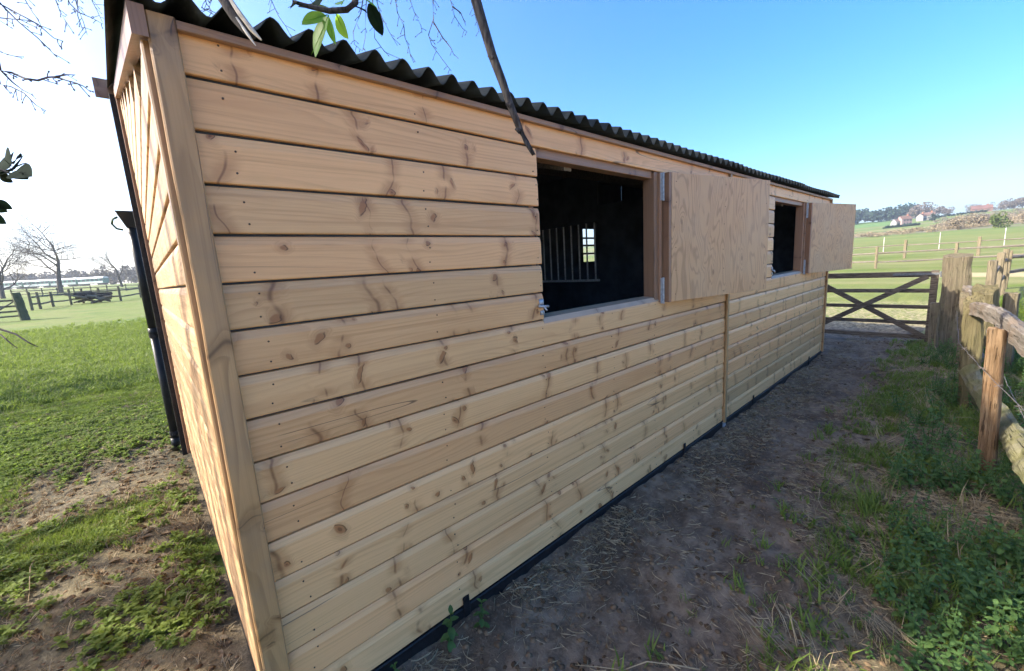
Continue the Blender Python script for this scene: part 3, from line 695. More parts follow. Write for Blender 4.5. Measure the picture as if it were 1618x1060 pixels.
# post and rail fences in the fields beyond
def field_fence(label, posts, hgt, rails, seed, closed_end=True, wood=FENCE_WOOD, rw=.028, rh=.045, pw=.12):
    rg = random.Random(seed); b0 = Vector((posts[0][0], posts[0][1], gz(*posts[0])))
    f = empty('field_fence', b0); tag(f, label, 'fence')
    tops = []
    for i, (x, y) in enumerate(posts):
        z = gz(x, y); h = hgt*rg.uniform(.94, 1.06); lean = rg.uniform(-.03, .03)
        o = rough_post('post', (x, y, z-.1), (x+lean, y+lean, z+h), pw, pw, wood, seed*50+i, f, n=5); o.location -= b0
        tops.append(Vector((x, y, z)))
    for i in range(len(posts)-1):
        for hz in rails:
            a, b = tops[i]+Vector((0, 0, hz+rg.uniform(-.04, .04))), tops[i+1]+Vector((0, 0, hz+rg.uniform(-.04, .04)))
            o = rough_rail('rail', [a-b0, ((a+b)/2+Vector((0, 0, -.02)))-b0, b-b0], rw, rh, FENCE_RAIL, seed*90+i*3+int(hz*10), f, n=6)
    return f
field_fence('post and rail fence with sunlit posts just beyond the gate', [(10.4, -1.62), (12.6, -1.72), (14.9, -1.80), (17.0, -1.95), (19.3, -2.05), (22.5, -2.9)], 1.2, (.50, .95), 1)
field_fence('pale post and rail fence crossing the pasture beyond the track', [(34.6, 11.5), (34.7, 7.2), (34.65, 2.8), (35.6, -.6), (36.2, -3.6), (37, -7)], 1.3, (.45, .98), 2, pw=.14)
field_fence('farther rail fence with tall pale strainer posts in the pasture', [(49, 16), (49.5, 8.0), (49.9, 2.8), (50.0, -1.5), (50.5, -6)], 1.55, (.55, 1.15), 3, pw=.2)
for i, (x, y, h) in enumerate([(67.6, 6.2, 1.9), (66, 11.0, 1.9), (68, 1.5, 2.0), (69, -3.3, 2.0), (70, -5.5, 2.0)]):
    o = MB().tube([(0, 0, -.1), (0, 0, h)], .035, 6).box(-.09, .09, -.02, .02, h*.55, h*.59).box(-.09, .09, -.02, .02, h*.8, h*.84).build('electric_fence_post', simple('white_plastic_%d' % i, (.45, .45, .40), .5), None, (x, y, gz(x, y)))
    tag(o, ['white plastic electric fence post left of the far strainer post', 'white electric fence post nearest the open far shutter', 'white electric fence post right of the far strainer post', 'white electric fence post right of the round green bush', 'last white electric fence post at the picture edge'][i], 'post', 'electric fence posts in the pasture')

# ------------------------------------------------------------------ scatter tools
def scatter(V, F, P, yaw, scale, tilt=None, tiltdir=None):
    """copies template V,F to points P"""
    V = np.asarray(V, float); F = np.asarray(F); n = len(P); m = len(V)
    c, s = np.cos(yaw), np.sin(yaw); X = V[None, :, 0]*scale[:, None]; Y = V[None, :, 1]*scale[:, None]; Z = V[None, :, 2]*scale[:, None]
    x = X*c[:, None]-Y*s[:, None]; y = X*s[:, None]+Y*c[:, None]; z = Z
    if tilt is not None:
        dx, dy = np.cos(tiltdir), np.sin(tiltdir); x = x+z*(tilt*dx)[:, None]; y = y+z*(tilt*dy)[:, None]
    W = np.stack([x+P[:, 0:1], y+P[:, 1:2], z+P[:, 2:3]], -1).reshape(-1, 3)
    FF = (F[None]+(np.arange(n)*m)[:, None, None]).reshape(-1, F.shape[1])
    return W, FF
def join(parts):
    Vs, Fs, o = [], [], 0
    for V, F in parts: Vs.append(V); Fs.append(F+o); o += len(V)
    return np.concatenate(Vs), np.concatenate(Fs)
def blades_template(k, h, wd, spread, seed):
    rg = np.random.default_rng(seed); V, F = [], []
    for i in range(k):
        a = rg.uniform(0, 2*math.pi); b = rg.uniform(.2, 1)*spread; hh = h*rg.uniform(.5, 1.1); w_ = wd*rg.uniform(.7, 1.2)
        ox, oy = rg.uniform(-1, 1, 2)*spread*.5; ca, sa = math.cos(a), math.sin(a)
        for t, ww in ((0, 1), (.5, .8), (1, .1)):
            cx, cy, cz = ox+ca*b*t*t, oy+sa*b*t*t, hh*(t-.15*t*t)
            V += [(cx-sa*w_*ww, cy+ca*w_*ww, cz), (cx+sa*w_*ww, cy-ca*w_*ww, cz)]
        o = i*6; F += [(o, o+1, o+3, o+2), (o+2, o+3, o+5, o+4)]
    return np.array(V), np.array(F)
def leaf_shape(L_, W_, nseg=5, droop=.25, serr=.0, fold=.25):
    V, F = [], []
    for i in range(nseg+1):
        t = i/nseg; wd = W_*math.sin(math.pi*min(1, (t*.92+.06)))**.8*(1-.25*t)+(serr*W_ if i % 2 else 0); wd = wd if i < nseg else .0005
        z = -droop*L_*t*t
        V += [(L_*t, -wd, z+fold*wd), (L_*t, 0, z), (L_*t, wd, z+fold*wd)]
    for i in range(nseg):
        o = i*3; F += [(o, o+3, o+4, o+1), (o+1, o+4, o+5, o+2)]
    return np.array(V), np.array(F)
def place_leaf(L_, base, yaw, pitch, scale, roll=0):
    V, F = L_; V = V*scale
    cr, sr = math.cos(roll), math.sin(roll); V = np.stack([V[:, 0], V[:, 1]*cr-V[:, 2]*sr, V[:, 1]*sr+V[:, 2]*cr], -1)
    cp, sp = math.cos(pitch), math.sin(pitch); V = np.stack([V[:, 0]*cp-V[:, 2]*sp, V[:, 1], V[:, 0]*sp+V[:, 2]*cp], -1)
    c, s = math.cos(yaw), math.sin(yaw); V = np.stack([V[:, 0]*c-V[:, 1]*s, V[:, 0]*s+V[:, 1]*c, V[:, 2]], -1)
    return V+np.array(base), F
def nettle_template(seed, h=.32, pairs=6, size=.055):
    rg = np.random.default_rng(seed); lf = leaf_shape(1, .36, 6, .3, .05, .3); parts = []
    q = [(-.003, 0, 0), (.003, 0, 0), (.002, 0, h), (-.002, 0, h), (0, -.003, 0), (0, .003, 0), (0, .002, h), (0, -.002, h)]
    parts.append((np.array(q), np.array([(0, 1, 2, 3), (4, 5, 6, 7)])))
    for i in range(pairs):
        t = .18+.82*i/(pairs-1); z = h*t; s = size*(1.15-.55*t)*rg.uniform(.85, 1.15)
        for s_ in (0, math.pi): parts.append(place_leaf(lf, (0, 0, z), i*math.pi/2+s_+rg.uniform(-.3, .3), .25-.5*(1-t)+.5*(t > .95)+rg.uniform(-.2, .2), s))
    return join(parts)
def scatter_many(name, temps, pts, smin, smax, mat, label, cat=None, tilt=.35, seed=0, kind='stuff', sfun=None):
    rg = np.random.default_rng(seed); parts = []; pick = rg.integers(0, len(temps), len(pts))
    for i, (V, F) in enumerate(temps):
        P = pts[pick == i]
        if not len(P): continue
        sc_ = rg.uniform(smin, smax, len(P))*(sfun(P) if sfun else 1)
        parts.append(scatter(V, F, P, rg.uniform(0, 2*math.pi, len(P)), sc_, rg.uniform(0, tilt, len(P)), rg.uniform(0, 2*math.pi, len(P))))
    V, F = join(parts); o = link(name, fast_mesh(name, V, F), mat); tag(o, label, cat, None, kind); return o
def rand_pts(n, x0, x1, y0, y1, prob, seed):
    rg = np.random.default_rng(seed); x = rg.uniform(x0, x1, n); y = rg.uniform(y0, y1, n); k = rg.random(n) < prob(x, y)
    x, y = x[k], y[k]; return np.stack([x, y, ground_z(x, y)-.004], -1)
inshed = lambda x, y: (x > -.10) & (x < 7.15) & (y > -.02) & (y < 3.6)

# short pasture grass on the left
T1 = [blades_template(9, .045, .0018, .03, i) for i in range(5)]
T2 = [blades_template(8, .07, .0045, .07, 20+i) for i in range(4)]
P1 = rand_pts(90000, -3.2, .3, .2, 8.0, lambda x, y: np.where(inshed(x, y) | (x < -1.2-.28*y), 0, grass_mask(x, y)*.85), 1)
P2 = rand_pts(60000, -8, 1.5, 7.5, 26, lambda x, y: np.where((x < -1.2-.30*y) | (x > -.1+.06*y), 0, grass_mask(x, y)*np.clip(14/y, .2, 1)*(1-sstep(y, 14, 26))), 2)
scatter_many('grass', T1, P1, .6, 1.3, GRASSM, 'short green pasture grass beside and behind the stable', 'grass', .3, 3)
scatter_many('grass', T2, P2, .8, 1.5, GRASSM, 'open sunlit pasture grass running to the far fence', 'grass', .4, 4, sfun=lambda P: 1+P[:, 1]*.03)
PDg = rand_pts(26000, -3.0, .0, -.1, 12, lambda x, y: np.where(inshed(x, y) | (x < -1.0-.28*y), 0, .35*sstep(fbm(x*2.1+8, y*2.1, 3), .38, .6)), 51)
scatter_many('dead_grass', T1, PDg, .6, 1.5, STRAWM, 'dry yellow grass mixed through the sunlit turf and earth', 'grass', .9, 52)
# rosettes of weeds between the bare earth
def weed_template(seed, n=9, size=.055):
    rg = np.random.default_rng(seed); lf = leaf_shape(1, .33, 5, .45, .03, .3); parts = []
    for i in range(n): parts.append(place_leaf(lf, (rg.uniform(-.01, .01), rg.uniform(-.01, .01), rg.uniform(0, .03)), rg.uniform(0, 6.28), rg.uniform(.1, 1.0), size*rg.uniform(.6, 1.2)))
    return join(parts)
TW = [weed_template(i, 12, .024) for i in range(6)]
def weedprob(x, y):
    c = sstep(fbm(x*1.1+5.3, y*1.5+2.2, 3), .44, .74)**1.5+sstep(fbm(x*3.5+1, y*3.5+12, 2), .56, .72)*.5+.02
    band = sstep(y, 3.6, 4.4)*(1-sstep(y, 5.6, 6.6))*.8
    return np.where(inshed(x, y) | (x < -1.0-.28*y) | (x > .0), 0, np.clip(c+band, 0, 1)*(1-sstep(y, 6, 8)*.8))
PW = rand_pts(30000, -3.0, .0, -.2, 9, weedprob, 5)
scatter_many('weeds', TW, PW, .55, 1.35, WEEDM, 'sunlit clumps of low leafy weeds on the bare earth', 'weeds', .5, 6)
# right hand verge: grass tufts, nettles
def verge(x, y): return sstep(-y-(.66+.10*np.clip(4-x, 0, 3)), -.05, .4)*(1-sstep(x, 8.6, 9.4))*(x > .2)
PV = rand_pts(42000, .2, 9.2, -3.2, -.55, lambda x, y: verge(x, y)*sstep(fbm(x*2.2, y*2.2, 3), .42, .60)*.6+.03*(y < -.6), 7)
scatter_many('grass', T1+T2, PV, .6, 1.35, GRASSM, 'shaded grass along the verge between path and fence', 'grass', .5, 8)
TN = [nettle_template(i, .14+.05*(i % 3), 7+(i % 2), .036) for i in range(6)]
def nettleprob(x, y): return np.where(x < .9, 0, sstep(-y-(1.02+.04*np.clip(4-x, 0, 3)), -.05, .30)*np.clip(.06+sstep(fbm(x*1.4+9, y*1.4, 3), .46, .56), 0, 1))*(1-sstep(x, 9, 9.6))
PN = rand_pts(7500, .6, 9.6, -3.4, -.8, nettleprob, 9)
scatter_many('nettles', TN, PN, .35, 1.25, NETTLEM, 'dark green bed of nettles along the old fence', 'nettles', .6, 10, sfun=lambda P: np.clip(.45+.17*P[:, 0], .5, 1))
TL = [blades_template(14, .17, .0022, .12, 60+i) for i in range(4)]
PL = rand_pts(2600, .4, 9.4, -3.2, -.7, lambda x, y: verge(x, y)*sstep(fbm(x*3+4, y*3+1, 2), .45, .6)*.6, 29)
scatter_many('long_grass', TL, PL, .5, 1.2, GRASSM, 'longer arching grass tufts among the shaded verge plants', 'grass', .8, 31)
PLd = rand_pts(2400, .4, 9.4, -3.2, -.6, lambda x, y: verge(x, y)*.35+.02, 30)
scatter_many('dead_grass', TL, PLd, .4, 1.0, STRAWM, 'bleached dead grass tufts flattened along the verge', 'grass', 1.6, 32)
PN2 = rand_pts(900, 9.3, 15, -3.5, -1.4, lambda x, y: np.full_like(x, .6), 19)
scatter_many('nettles', TN, PN2, .8, 1.7, WEEDM, 'sunlit tall weeds at the foot of the fence beyond the gate', 'weeds', .4, 11)
# weeds growing at the foot of the front wall
for i, (x, y, s, lab) in enumerate([(.33, -.055, .55, 'tiny nettle at the foot of the near corner of the cladding'), (.56, -.06, 1.0, 'leafy nettle growing against the steel base beside the first lug'), (.70, -.10, .7, 'small nettle rooted just in front of the first steel lug')]):
    V, F = nettle_template(70+i, .17, 5, .055); o = link('nettle_plant', fast_mesh('nettle_plant', V, F), NETTLEM, None, (x, y, gz(x, y)-.005)); o.scale = (s, s, s); o.rotation_euler = (.1, -.1, i*1.3)
    tag(o, lab, 'plant', 'weeds by the front wall')

# clods of trodden earth and small stones
def clod(seed):
    rg_ = np.random.default_rng(seed); V = []
    for z_, r_ in ((-.3, .75), (.15, 1.0), (.55, .55)):
        for j in range(6): a_ = j*math.pi/3+z_; V.append((math.cos(a_)*r_*rg_.uniform(.7, 1.2), math.sin(a_)*r_*rg_.uniform(.7, 1.2), z_*rg_.uniform(.8, 1.1)))
    V = np.array(V)*.012; F = [(i*6+j, i*6+(j+1) % 6, (i+1)*6+(j+1) % 6, (i+1)*6+j) for i in range(2) for j in range(6)]+[(12, 13, 14, 15), (12, 15, 16, 17)]
    return V, np.array(F)
TC = [clod(i) for i in range(7)]
PC = np.concatenate([rand_pts(16000, .1, 9.2, -2.0, -.02, lambda x, y: .10+.75*sstep(fbm(x*2.6+7, y*2.6+3, 3), .46, .62), 40), rand_pts(5000, -2.2, -.1, -.1, 5, lambda x, y: np.where(x < -1.0-.28*y, 0, .5), 41)])
CLOD = NT('trodden_earth_clods'); n_ = CLOD.noise(CLOD.pos(), 9, 3); CLODM = CLOD.bsdf(CLOD.mix(CLOD.ss(n_, .35, .65), (.075, .047, .026), (.185, .128, .076)), .95, None, 0, .1)
scatter_many('earth_clods', TC, PC, .25, 1.5, CLODM, 'loose crumbs of trodden earth on the path', 'soil', .2, 42)
# straw, leaves and twigs on the ground
def strip_template(seed, L_=.055, w_=.00062):
    rg = np.random.default_rng(seed); V = []; b = rg.uniform(-.12, .12); n = 3
    for i in range(n+1):
        t = i/n-.5; V += [(L_*t, b*L_*(t*t*4-1)-w_, .004+rg.uniform(0, .006)), (L_*t, b*L_*(t*t*4-1)+w_, .004+rg.uniform(0, .006))]
    return np.array(V), np.array([(2*i, 2*i+2, 2*i+3, 2*i+1) for i in range(n)])
TS = [strip_template(i) for i in range(8)]
def strawprob(x, y):
    n = fbm(x*1.7+3, y*1.7+1, 3); wall = sstep(y, -.5, -.12)*.5; side = sstep(-y, .55, .85)*(1-sstep(-y, 1.5, 2.0))*.75
    near = (1-sstep(x, .8, 2.2))*.5
    return np.where((y > -.03) | (x < .1), 0, np.clip(sstep(n, .44, .60)*(wall+side+near)+.08, 0, 1)*(1-sstep(x, 4.5, 9)*.75))
PS = rand_pts(120000, .1, 9, -2.2, .0, strawprob, 12)
scatter_many('straw', TS, PS, .5, 1.5, STRAWM, 'pale broken straw strewn over the muddy path', 'straw', .15, 13)
PS2 = rand_pts(22000, -2.5, -.1, -.1, 5.5, lambda x, y: np.where(x < -1.0-.28*y, 0, .5*sstep(fbm(x*2, y*2, 3), .4, .55)), 14)
scatter_many('straw', TS, PS2, .5, 1.3, STRAWM, 'dry grass stems on the sunlit earth by the end wall', 'straw', .2, 15)
def deadleaf(seed):
    V, F = leaf_shape(.07, .022, 5, .3, .0, .9); rg = np.random.default_rng(seed); V = V+rg.normal(0, .0025, V.shape); V[:, 2] += .012; return V, F
TD = [deadleaf(i) for i in range(7)]
PD = np.concatenate([rand_pts(700, .2, 7, -2.3, -.1, lambda x, y: .10+.5*sstep(-y, .8, 1.4), 16), rand_pts(3200, -2.4, -.1, -.1, 4.6, lambda x, y: np.where(x < -1.0-.28*y, 0, .6), 17)])
scatter_many('fallen_leaves', TD, PD, .3, .95, DEADLEAF, 'curled brown dead leaves lying on the ground', 'leaves', .3, 18)
rg = random.Random(5); tw = MB()
for i in range(46):
    if i < 26: x, y = rg.uniform(1.0, 6.5), rg.uniform(-1.9, -.75)
    else: x, y = rg.uniform(-1.4, -.2), rg.uniform(.6, 4)
    a = rg.uniform(0, 6.28); L_ = rg.uniform(.12, .5); P = []
    z = gz(x, y)+.02
    for j in range(6):
        t = j/5; P.append((x+math.cos(a)*L_*t+rg.uniform(-.01, .01), y+math.sin(a)*L_*t+rg.uniform(-.01, .01), z+.05*math.sin(t*3.1)*rg.random()))
    tw.tube(P, [.0028*(1-.6*j/5) for j in range(6)], 5)
tag(tw.build('dry_stems', STRAWM), 'thin pale dead stems lying among the verge plants', 'stems', None, 'stuff')

# ------------------------------------------------------------------ trees
def at(u, v, depth):
    """a point on the photograph's sight line (u, v), depth metres in front of the camera"""
    return CAM+(_r*((u-809)/FPX)+_u*((530-v)/FPX)+_f)*depth
def frusta(segs, n):
    """segs: list of (p0, p1, r0, r1) -> open frusta as numpy mesh"""
    A = np.array([[*a, *b, r0, r1] for a, b, r0, r1 in segs]); p0, p1 = A[:, :3], A[:, 3:6]; t = p1-p0
    t /= np.linalg.norm(t, axis=1, keepdims=True)+1e-9
    ref = np.where(np.abs(t[:, 2:3]) > .9, [[1., 0, 0]], [[0, 0, 1.]]); a = np.cross(t, ref); a /= np.linalg.norm(a, axis=1, keepdims=True)+1e-9; b = np.cross(t, a)
    q = np.arange(n)*2*np.pi/n; ring = a[:, None]*np.cos(q)[None, :, None]+b[:, None]*np.sin(q)[None, :, None]
    V = np.concatenate([p0[:, None]+ring*A[:, 6][:, None, None], p1[:, None]+ring*A[:, 7][:, None, None]], 1).reshape(-1, 3)
    j = np.arange(n); f = np.stack([j, (j+1) % n, n+(j+1) % n, n+j], -1)
    return V, (f[None]+(np.arange(len(A))*2*n)[:, None, None]).reshape(-1, 4)
def grow(seed, h, r, spread=.9, levels=5, up=.25, first=.28, kids=(3, 5), droop=0.0, ratio=.66, wander=.16):
    """bare tree as {level: segments}, base at the origin"""
    rg = random.Random(seed); out = {i: [] for i in range(levels+1)}
    def rv(): return Vector((rg.gauss(0, 1), rg.gauss(0, 1), rg.gauss(0, 1)))
    def go(p_, d, L_, r_, lv):
        n = 5 if lv == 0 else 4; q = p_.copy(); pts = []
        for i in range(n):
            d = (d+rv()*wander*(.35 if lv == 0 else 1)+Vector((0, 0, (up if lv < 3 else -droop)*.3))).normalized(); q2 = q+d*L_/n
            ra = r_*(1-.42*i/n); rb = r_*(1-.42*(i+1)/n); out[lv].append((tuple(q), tuple(q2), ra, rb)); pts.append((q2.copy(), d.copy(), rb)); q = q2
        if lv == levels: return
        m = rg.randint(*kids)+(2 if lv == 0 else 0)
        for i in range(m):
            t = rg.uniform(first if lv == 0 else .2, 1.0) if i else 1.0
            k = min(n-1, int(t*n)); b, bd, br = pts[k]
            side = rv(); side = (side-bd*side.dot(bd)).normalized()
            nd = (bd*(.75 if i == 0 else .45)+side*spread*(.5 if i == 0 else 1)).normalized()
            go(b, nd, L_*ratio*rg.uniform(.75, 1.15), br*(.85 if i == 0 else .62), lv+1)
    go(Vector((0, 0, -.2)), Vector((0, 0, 1)), h*.36, r, 0); return out
def bare_tree(name, loc, segs, label, bark=None, sides=(9, 7, 5, 4, 3, 3, 3), smooth=True):
    t = empty(name, loc); tag(t, label, 'tree')
    V, F = frusta(segs[0], sides[0]); link('trunk', fast_mesh('trunk', V, F), bark or BARK, t, smooth=True)
    parts = [frusta(segs[l], sides[l]) for l in segs if l and len(segs[l])]; parts = [(V, F) for V, F in parts]
    V, F = join(parts); link('crown', fast_mesh('crown', V, F), bark or BARK, t, smooth=True)
    return t
def ground_at(u, v, depth):
    q = at(u, v, depth); return (q.x, q.y, gz(q.x, q.y))
OAK = simple('far_oak_bark', (.10, .085, .075), .9, 0, 3, .3, 0)
bare_tree('oak_tree', ground_at(97, 464, 80), grow(3, 17.5, .42, .85, 6, .34, .34, (4, 5), .05, .70, .13), 'large spreading bare oak tree in front of the train', OAK)
bare_tree('oak_tree', ground_at(193, 453, 110), grow(5, 14.5, .32, .8, 6, .3, .34, (3, 5), .05, .70, .13), 'smaller bare tree right of the train beside the downpipe', OAK)
bare_tree('oak_tree', ground_at(4, 468, 60), grow(8, 10.5, .28, .75, 6, .36, .34, (3, 5), .05, .70, .13), 'bare tree at the left picture edge by the old gate', OAK)

# the tree that overhangs the near end of the stable
big = grow(12, 9.5, .22, .8, 6, .22, .30, (3, 5), .25, .68)
tree = bare_tree('overhanging_tree', (-5.3, 4.5, gz(-5.3, 4.5)), big, 'bare budding tree whose twigs hang into the top of the picture', BARK)
t2 = bare_tree('shade_tree', (-6.4, 10.4, gz(-6.4, 10.4)), grow(17, 8.6, .26, .8, 6, .22, .25, (3, 5), .2, .66), 'bare tree standing outside the picture, shading the pasture', BARK)
limbP = [Vector(q) for q in ((-5.25, 4.45, 3.4), (-4.2, 3.3, 4.0), (-2.4, 2.2, 4.3), (-.4, 1.5, 4.25), (1.2, .6, 4.1), (2.4, .0, 3.9))]
lm = MB().tube(limbP, [.09, .075, .06, .045, .032, .015], 8, jit=.08, seed=4)
limb2 = [Vector(q) for q in ((-2.4, 2.2, 4.3), (-1.6, .9, 3.9), (-.6, -.3, 3.5), (.3, -.7, 3.15), (1.0, -.8, 3.0))]
lm.tube(limb2, [.045, .04, .032, .025, .012], 7, jit=.08, seed=5)
off = -Vector(tree.location)
lo = lm.build('limb', BARK, tree, off, smooth=True)
def limb_near(q):
    best = None
    for P in (limbP, limb2):
        for a, b in zip(P[:-1], P[1:]):
            for i in range(6):
                c = a.lerp(b, i/6); d = (c-q).length
                if best is None or d < best[0]: best = (d, c)
    return best[1]
TWIGS = [ # (depth, root radius, pixel polyline)
 (1.75, .0048, [(0, 111), (20, 115), (40, 124), (60, 127), (75, 122), (90, 121), (105, 127), (120, 131), (132, 136), (143, 145)]),
 (1.75, .0028, [(88, 121), (105, 118), (119, 118)]), (1.8, .0035, [(0, 133), (18, 137), (38, 147), (57, 166), (73, 175)]),
 (1.6, .0034, [(-10, -4), (0, 6), (30, 22), (60, 38), (85, 60), (100, 65)]), (1.65, .0032, [(-5, -2), (5, 10), (30, 35), (60, 60), (80, 80), (87, 88)]),
 (1.9, .0032, [(84, -14), (88, 0), (95, 18), (103, 32), (106, 42)]), (2.0, .0034, [(104, -10), (110, 5), (125, 20), (145, 28), (163, 38)]),
 (2.0, .0036, [(120, -18), (122, 0), (123, 25), (131, 48)]), (2.05, .003, [(118, -6), (122, 10), (132, 35), (138, 55)]), (1.7, .003, [(-12, 25), (0, 28), (20, 30), (45, 32), (60, 38)]),
 (2.1, .003, [(140, -14), (145, 0), (155, 20), (162, 35)]), (1.8, .003, [(32, -15), (40, 0), (52, 20), (61, 31)]), (1.7, .0028, [(0, 82), (20, 88), (36, 90), (12, 70)][:3]),
 (1.9, .0028, [(2, 112), (20, 130), (36, 142), (55, 152)]),
 (2.3, .0034, [(618, -25), (625, 0), (628, 20), (638, 40), (640, 60), (646, 75), (649, 90)]), (2.3, .003, [(642, -20), (648, 0), (655, 20), (665, 40), (667, 52)]),
 (2.4, .0036, [(682, -25), (684, 0), (685, 30), (677, 55), (682, 70), (700, 95), (713, 112)]), (2.4, .003, [(685, 35), (700, 60), (712, 75), (718, 88)]),
 (2.5, .0032, [(706, -20), (712, 0), (718, 25), (731, 45), (738, 50)]), (2.5, .0034, [(738, -20), (745, 0), (752, 30), (757, 50)]), (2.5, .003, [(715, 10), (728, 20), (736, 40)]),
 (2.2, .0032, [(575, -10), (570, 20), (558, 50), (560, 70), (572, 80)]), (2.2, .003, [(580, -15), (578, 15), (577, 60), (573, 80)]), (2.2, .003, [(588, -10), (590, 20), (592, 60), (608, 82), (630, 92)]),
 (2.2, .0028, [(594, -5), (600, 20), (615, 50), (628, 72)]), (2.2, .0026, [(424, -10), (431, 5), (440, 25), (452, 42), (460, 58)]), (1.9, .003, [(322, -12), (326, 5), (335, 18), (345, 22)]), (1.9, .003, [(338, -14), (334, 0), (330, 15), (338, 24)])]
tw = MB(); rg = random.Random(9)
for dep, r0, px_ in TWIGS:
    P = [at(u, v, dep*(1+.02*math.sin(i*1.7))) for i, (u, v) in enumerate(px_)]
    top = px_[0][1] < 0 or px_[0][0] <= 0
    if top:
        a = limb_near(P[0]); m = a.lerp(P[0], .5)+Vector((0, 0, .12)); full = [a, a.lerp(m, .5)+Vector((0, 0, .05)), m, m.lerp(P[0], .55)]+P
    else: full = P
    n = len(full); tw.tube(full, [r0*(1.5-1.15*i/(n-1)) for i in range(n)], 6, jit=.1)
    for i in range(1, len(P)):
        for s in range(2):
            t = rg.random(); q = P[i-1].lerp(P[i], t); d = (P[i]-P[i-1]).normalized()
            side = (_r*rg.choice((-1, 1))*rg.uniform(.4, 1)+_u*rg.uniform(-.9, .3)+_f*rg.uniform(-.6, .6)).normalized()
            L_ = rg.uniform(.012, .05); e = q+(d*.55+side*.7).normalized()*L_; m = q.lerp(e, .5)+side*.003
            tw.tube([q, m, e], [r0*.5, r0*.42, r0*.35], 5)
            e2 = e+(e-m).normalized()*.011; tw.tube([e, e.lerp(e2, .45), e2], [r0*.42, r0*.85, r0*.12], 5)
tag(tw.build('hanging_twigs', TWIG, tree, off, smooth=True), kind='stuff')

# near branches hanging in front of the lens: leafy sprig, dead stick, split stub
def leafy(name, stem, rad, leaves, label, mat=SPRINGLEAF, leafname='leaf', size=None, cat='branch'):
    b = empty(name, stem[0]); tag(b, label, cat); o_ = -Vector(stem[0])
    MB().tube(stem, rad, 8, jit=.1, seed=3).build('stem', STICKM, b, o_, smooth=True)
    lf = leaf_shape(1, .30, 9, .12, .018, .22)
    for (bu, bv, tu, tv, dep, tilt, m) in leaves:
        A, B = at(bu, bv, dep), at(tu, tv, dep*(1+tilt)); d = B-A; L_ = d.length; ex = d.normalized()
        nrm = (-_f+_u*.25+_r*rg.uniform(-.5, .5)); nrm = (nrm-ex*nrm.dot(ex)).normalized(); ey = nrm.cross(ex)
        V = [A+ex*v_[0]*L_+ey*v_[1]*L_+nrm*v_[2]*L_ for v_ in lf[0]]
        MB().add(V, lf[1].tolist()).build(leafname, m or mat, b, o_, smooth=True)
        MB().tube([A-ex*.004, A+ex*L_*.5+nrm*-.0006, B], [.0011, .0007, .0003], 5).build('leaf_stalk', m or mat, b, o_, smooth=True)
    return b
stem = [limb_near(at(560, -60, .8)), at(540, -120, .9), at(563, -30, .78), at(561, 4, .76), at(548, 15, .76), at(520, 17, .76), at(485, 9, .76), at(462, 2, .75)]
leafy('leafy_branch', stem, [.008, .0065, .006, .0058, .0055, .005, .0042, .003],
      [(518, 27, 492, 86, .75, .02, None), (519, 27, 527, 70, .76, .03, None), (532, 24, 547, 60, .77, .06, None), (514, 24, 476, 34, .76, -.03, None), (508, 18, 528, 10, .77, .05, None),
       (556, 8, 580, 16, .76, .04, DARKLEAF), (585, 5, 603, 58, .80, .05, DARKLEAF), (575, -4, 598, 14, .78, .05, None), (500, 12, 486, -6, .77, .08, DARKLEAF), (470, 4, 455, 12, .75, .02, DARKLEAF), (540, 6, 548, -10, .76, .06, None)],
      'sprig of fresh green leaves hanging at the top near the roof edge')
stick = [limb_near(at(745, -60, .95)), at(735, -70, .98), at(752, 0, .95), at(765, 45, .95), at(778, 88, .95), at(794, 130, .95), at(806, 165, .95), at(821, 203, .95), at(832, 225, .95), at(843, 244, .95)]
o = MB().tube(stick, [.0125, .0115, .0105, .0100, .0092, .0088, .0078, .0072, .0062, .0045], 10, jit=.09, seed=8).build('dangling_stick', STICKM, None, (0, 0, 0), smooth=True); tag(o, 'bare grey stick dangling in front of the top of the wall', 'stick')
for i, (u, v) in enumerate([(779, 92), (807, 168), (822, 208)]):
    q = at(u, v, .945); MB().tube([q, q-_r*.006+_u*.004, q-_r*.012+_u*.006], [.006, .005, .002], 6).build('knot', STICKM, o)
stub = empty('split_branch', at(352, -20, .82)); tag(stub, 'split broken branch end poking down over the roof edge', 'branch'); so_ = -Vector(stub.location)
MB().tube([limb_near(at(330, -60, .9)), at(335, -50, .84), at(355, -2, .82), at(372, 25, .82), at(388, 46, .82), at(399, 60, .82)], [.014, .0135, .0125, .0115, .0095, .006], 9, jit=.12, seed=6).build('bark', STICKM, stub, so_, smooth=True)
MB().tube([at(362, -2, .815), at(380, 25, .815), at(398, 48, .815), at(413, 63, .815)], [.0055, .006, .005, .0018], 6, jit=.25, seed=7).build('splinter', simple('pale_split_wood', (.42, .36, .27), .8, 0, 30, .3, .3), stub, so_)
MB().tube([at(374, 28, .812), at(392, 55, .812), at(404, 72, .812)], [.003, .003, .0008], 5, jit=.25, seed=9).build('splinter', simple('pale_split_wood', (.46, .41, .33), .8, 0, 30, .3, .3), stub, so_)
stem = [at(-60, 262, .95), at(-20, 266, .9), (at(0, 268, .9)), at(22, 276, .9), at(32, 271, .9)]
